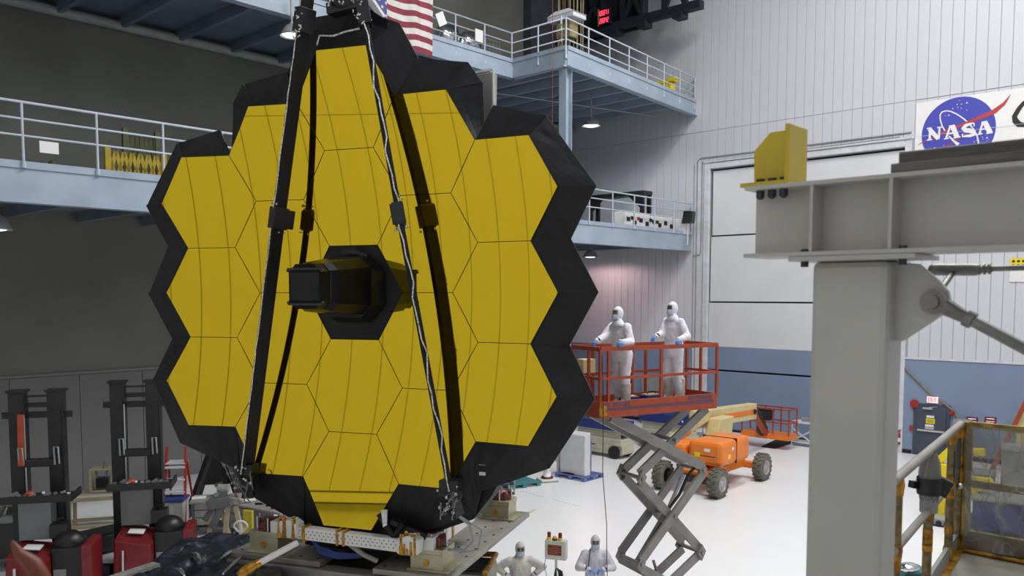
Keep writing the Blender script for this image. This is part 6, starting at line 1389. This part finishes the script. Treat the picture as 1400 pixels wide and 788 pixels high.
# lower walkway items: black gantry, white cabinets, speaker, tag, barriers
GV = 32.6; p = rc(at_v(813, 268, GV)); p2 = rc(at_v(883, 262, GV)); zt = p2.z
T = thing('black_gantry', 'black bolted steel portal frame on the lower walkway', 'gantry', rm((p.x+p2.x)/2, GV, 9.2), RZ)
ua, ub2 = p.x, p2.x
for u in (ua, ub2):
    for dv in (-.28, .28): b = RB(); b.box(u-.09, u+.09, GV+dv-.07, GV+dv+.07, 9.2, zt-.1); b.build('leg', M['blackm'], T, world=True)
    b = RB(); b.box(u-.14, u+.14, GV-.6, GV+.6, 9.2, 9.3); b.build('foot', M['blackm'], T, world=True)
    b = RB(); b.box(u-.12, u+.12, GV-.5, GV+.3, 9.75, 9.85); b.build('side_bar', M['blackm'], T, world=True)
    sgn = 1 if u == ua else -1; b = RB(); b.prism([(u, GV-.3, zt-.15), (u+sgn*.8, GV-.3, zt-.15), (u, GV-.3, zt-.85)], (0, .06, 0)); b.build('gusset', M['blackm'], T, world=True)
b = RB(); b.box(ua-.12, ub2+.12, GV-.36, GV+.36, zt-.16, zt+.02); b.build('top_beam', M['blackm'], T, world=True)
pa_ = rc(at_u(852, 296, -21.5)); pb_ = rc(at_u(887, 300, -21.5)); pc_ = rc(at_u(919, 306, -21.5))
for k, (ya, yb, lab) in enumerate(((pa_.y, pb_.y-.06, 'white electrical cabinet row on the lower walkway, left half'), (pb_.y, pc_.y, 'white electrical cabinet row on the lower walkway, right half'))):
    zt_ = at_u(870, 291, -21.5).z if k == 0 else at_u(905, 297, -21.5).z
    T = thing('electrical_cabinet', lab, 'cabinet', rm(-21.6, (ya+yb)/2, 9.2), RZ, 'white cabinets on the lower walkway')
    b = RB(); b.box(-22.0, -21.4, ya, yb, 9.36, zt_); bd = b.build('body', M['white'], T, world=True, bevel=.02)
    b = RB(); b.box(-22.0, -21.45, ya, yb, 9.2, 9.36); b.build('plinth', M['tan'], T, world=True)
    for j in range(4):
        y = ya+(yb-ya)*(j+.5)/4; b = RB(); b.box(-21.41, -21.37, y-.12, y+.12, 9.5+(.0 if j % 2 else .12), 9.68+(.0 if j % 2 else .12)); b.build('latch', M['tyreb'], bd, world=True)
        b = RB(); b.box(-21.41, -21.38, y-.1+.3, y+.1+.3, zt_-.35, zt_-.2); 
        if j == 1 and k == 0: b.build('red_button', M['red'], bd, world=True)
        elif j % 3 == 0: b.build('meter', M['tyreb'], bd, world=True)
p = rc(at_v(942, 297, 34.3)); T = thing('speaker', 'dark grey wedge speaker on the railing end by the door wall', 'speaker', rm(p.x, p.y, p.z-.3), RZ)
q = MB(); q.hexa([(-.28, -.2, 0), (.28, -.28, 0), (.25, .1, 0), (-.25, .1, 0)], [(-.18, -.2, .6), (.36, -.28, .54), (.3, .1, .54), (-.2, .1, .6)]); q.build('cabinet', M['bolt'], T, bevel=.02); q = MB(); q.tube([(0, -.1, 0), (0, -.1, -1.0)], .03, 6); q.box(-.35, -.15, -.1, .1, .1, .5); q.build('bracket', M['trim'], T)
p = rc(at_v(936, 314, 34.5)); b = RB(); b.box(p.x-.5, p.x+.1, 34.3, 34.8, 9.2, 10.0); solo(b, 'junction_box', M['white'], 'white junction box on the lower walkway below the speaker', 'box', bevel=.02)
p = rc(at_u(67, 202, UE+.1)); b = RB(); b.box(UE+.10, UE+.115, p.y-.2, p.y+.2, p.z-.13, p.z+.13); solo(b, 'rail_sign', M['white'], 'white blank sign hung on the lower walkway railing at far left', 'sign')
ub_ = -22.3
y0_, y1_ = rc(at_u(147, 222, ub_)).y, rc(at_u(224, 232, ub_)).y
def barrier(label, ya, yb, h, u, mt):
    T = thing('folding_barrier', label, 'barrier', rm(u, (ya+yb)/2, 9.2), RZ, None)
    for y in (ya, yb): b = RB(); b.box(u-.05, u+.05, y-.07, y+.07, 9.2, 9.2+h); b.build('end_post', M[mt], T, world=True)
    n = 7; dy = (yb-ya)/n
    for k in range(n):
        for (z0, z1) in ((9.3, 9.2+h*.92), (9.2+h*.92, 9.3)): b = RB(); b.beam((u, ya+k*dy, z0), (u, ya+(k+1)*dy, z1), .05, .10); b.build('lattice_slat', M[mt], T, world=True)
M['barry'] = mat('barrier_yellow', (.42, .30, .01), .5); M['barrg'] = mat('barrier_olive', (.06, .065, .02), .6)
barrier('yellow folding lattice barrier on the lower walkway at left', y0_, y1_, .95, ub_, 'barry')
barrier('taller dark olive folding lattice behind the yellow barrier', rc(at_u(172, 222, ub_-.7)).y, rc(at_u(216, 228, ub_-.7)).y, 1.65, ub_-.7, 'barrg')
b = RB(); p = rc(at_u(52, 210, -22.5)); 
for k in range(6): b.sph((-22.5+.1*random.random(), p.y-.8+k*.22, 9.3), (.15, .15, .12+.06*k), 8, 5)
solo(b, 'dark_bundle', M['barrg'], 'dark low bundle lying on the lower walkway at far left', 'bundle')

# crates seen through the film panel
for px, py, nm, m, lab, sz in ((1376, 728, 'blue_crate', 'bluelift', 'blue covered crate on the floor behind the film panel', (.8, .6, .9)), (1398, 690, 'grey_crate', 'bench', 'tall grey crate behind the film panel at the right edge', (.6, .6, 1.7)), (1335, 676, 'steel_trolley', 'benchtop', 'low steel trolley behind the left part of the film panel', (.5, .5, .7))):
    p = at_z(px, py, 0); T = thing(nm, lab, 'trolley' if 'trolley' in nm else 'crate', (p.x, p.y, 0), RZ+.2)
    q = MB(); q.box(-sz[0], sz[0], -sz[1], sz[1], .12, sz[2]); q.build('body', M[m], T, bevel=.03)
    q = MB(); q.box(-sz[0]-.03, sz[0]+.03, -sz[1]-.03, sz[1]+.03, sz[2], sz[2]+.06); q.build('lid', M['bench'], T, bevel=.01)
    for x in (-1, 1):
        for y in (-1, 1): q = MB(); q.cyl((x*(sz[0]-.1)-.03, y*(sz[1]-.1), .06), (x*(sz[0]-.1)+.03, y*(sz[1]-.1), .06), .06, n=12); q.build('caster', M['tyreb'], T)
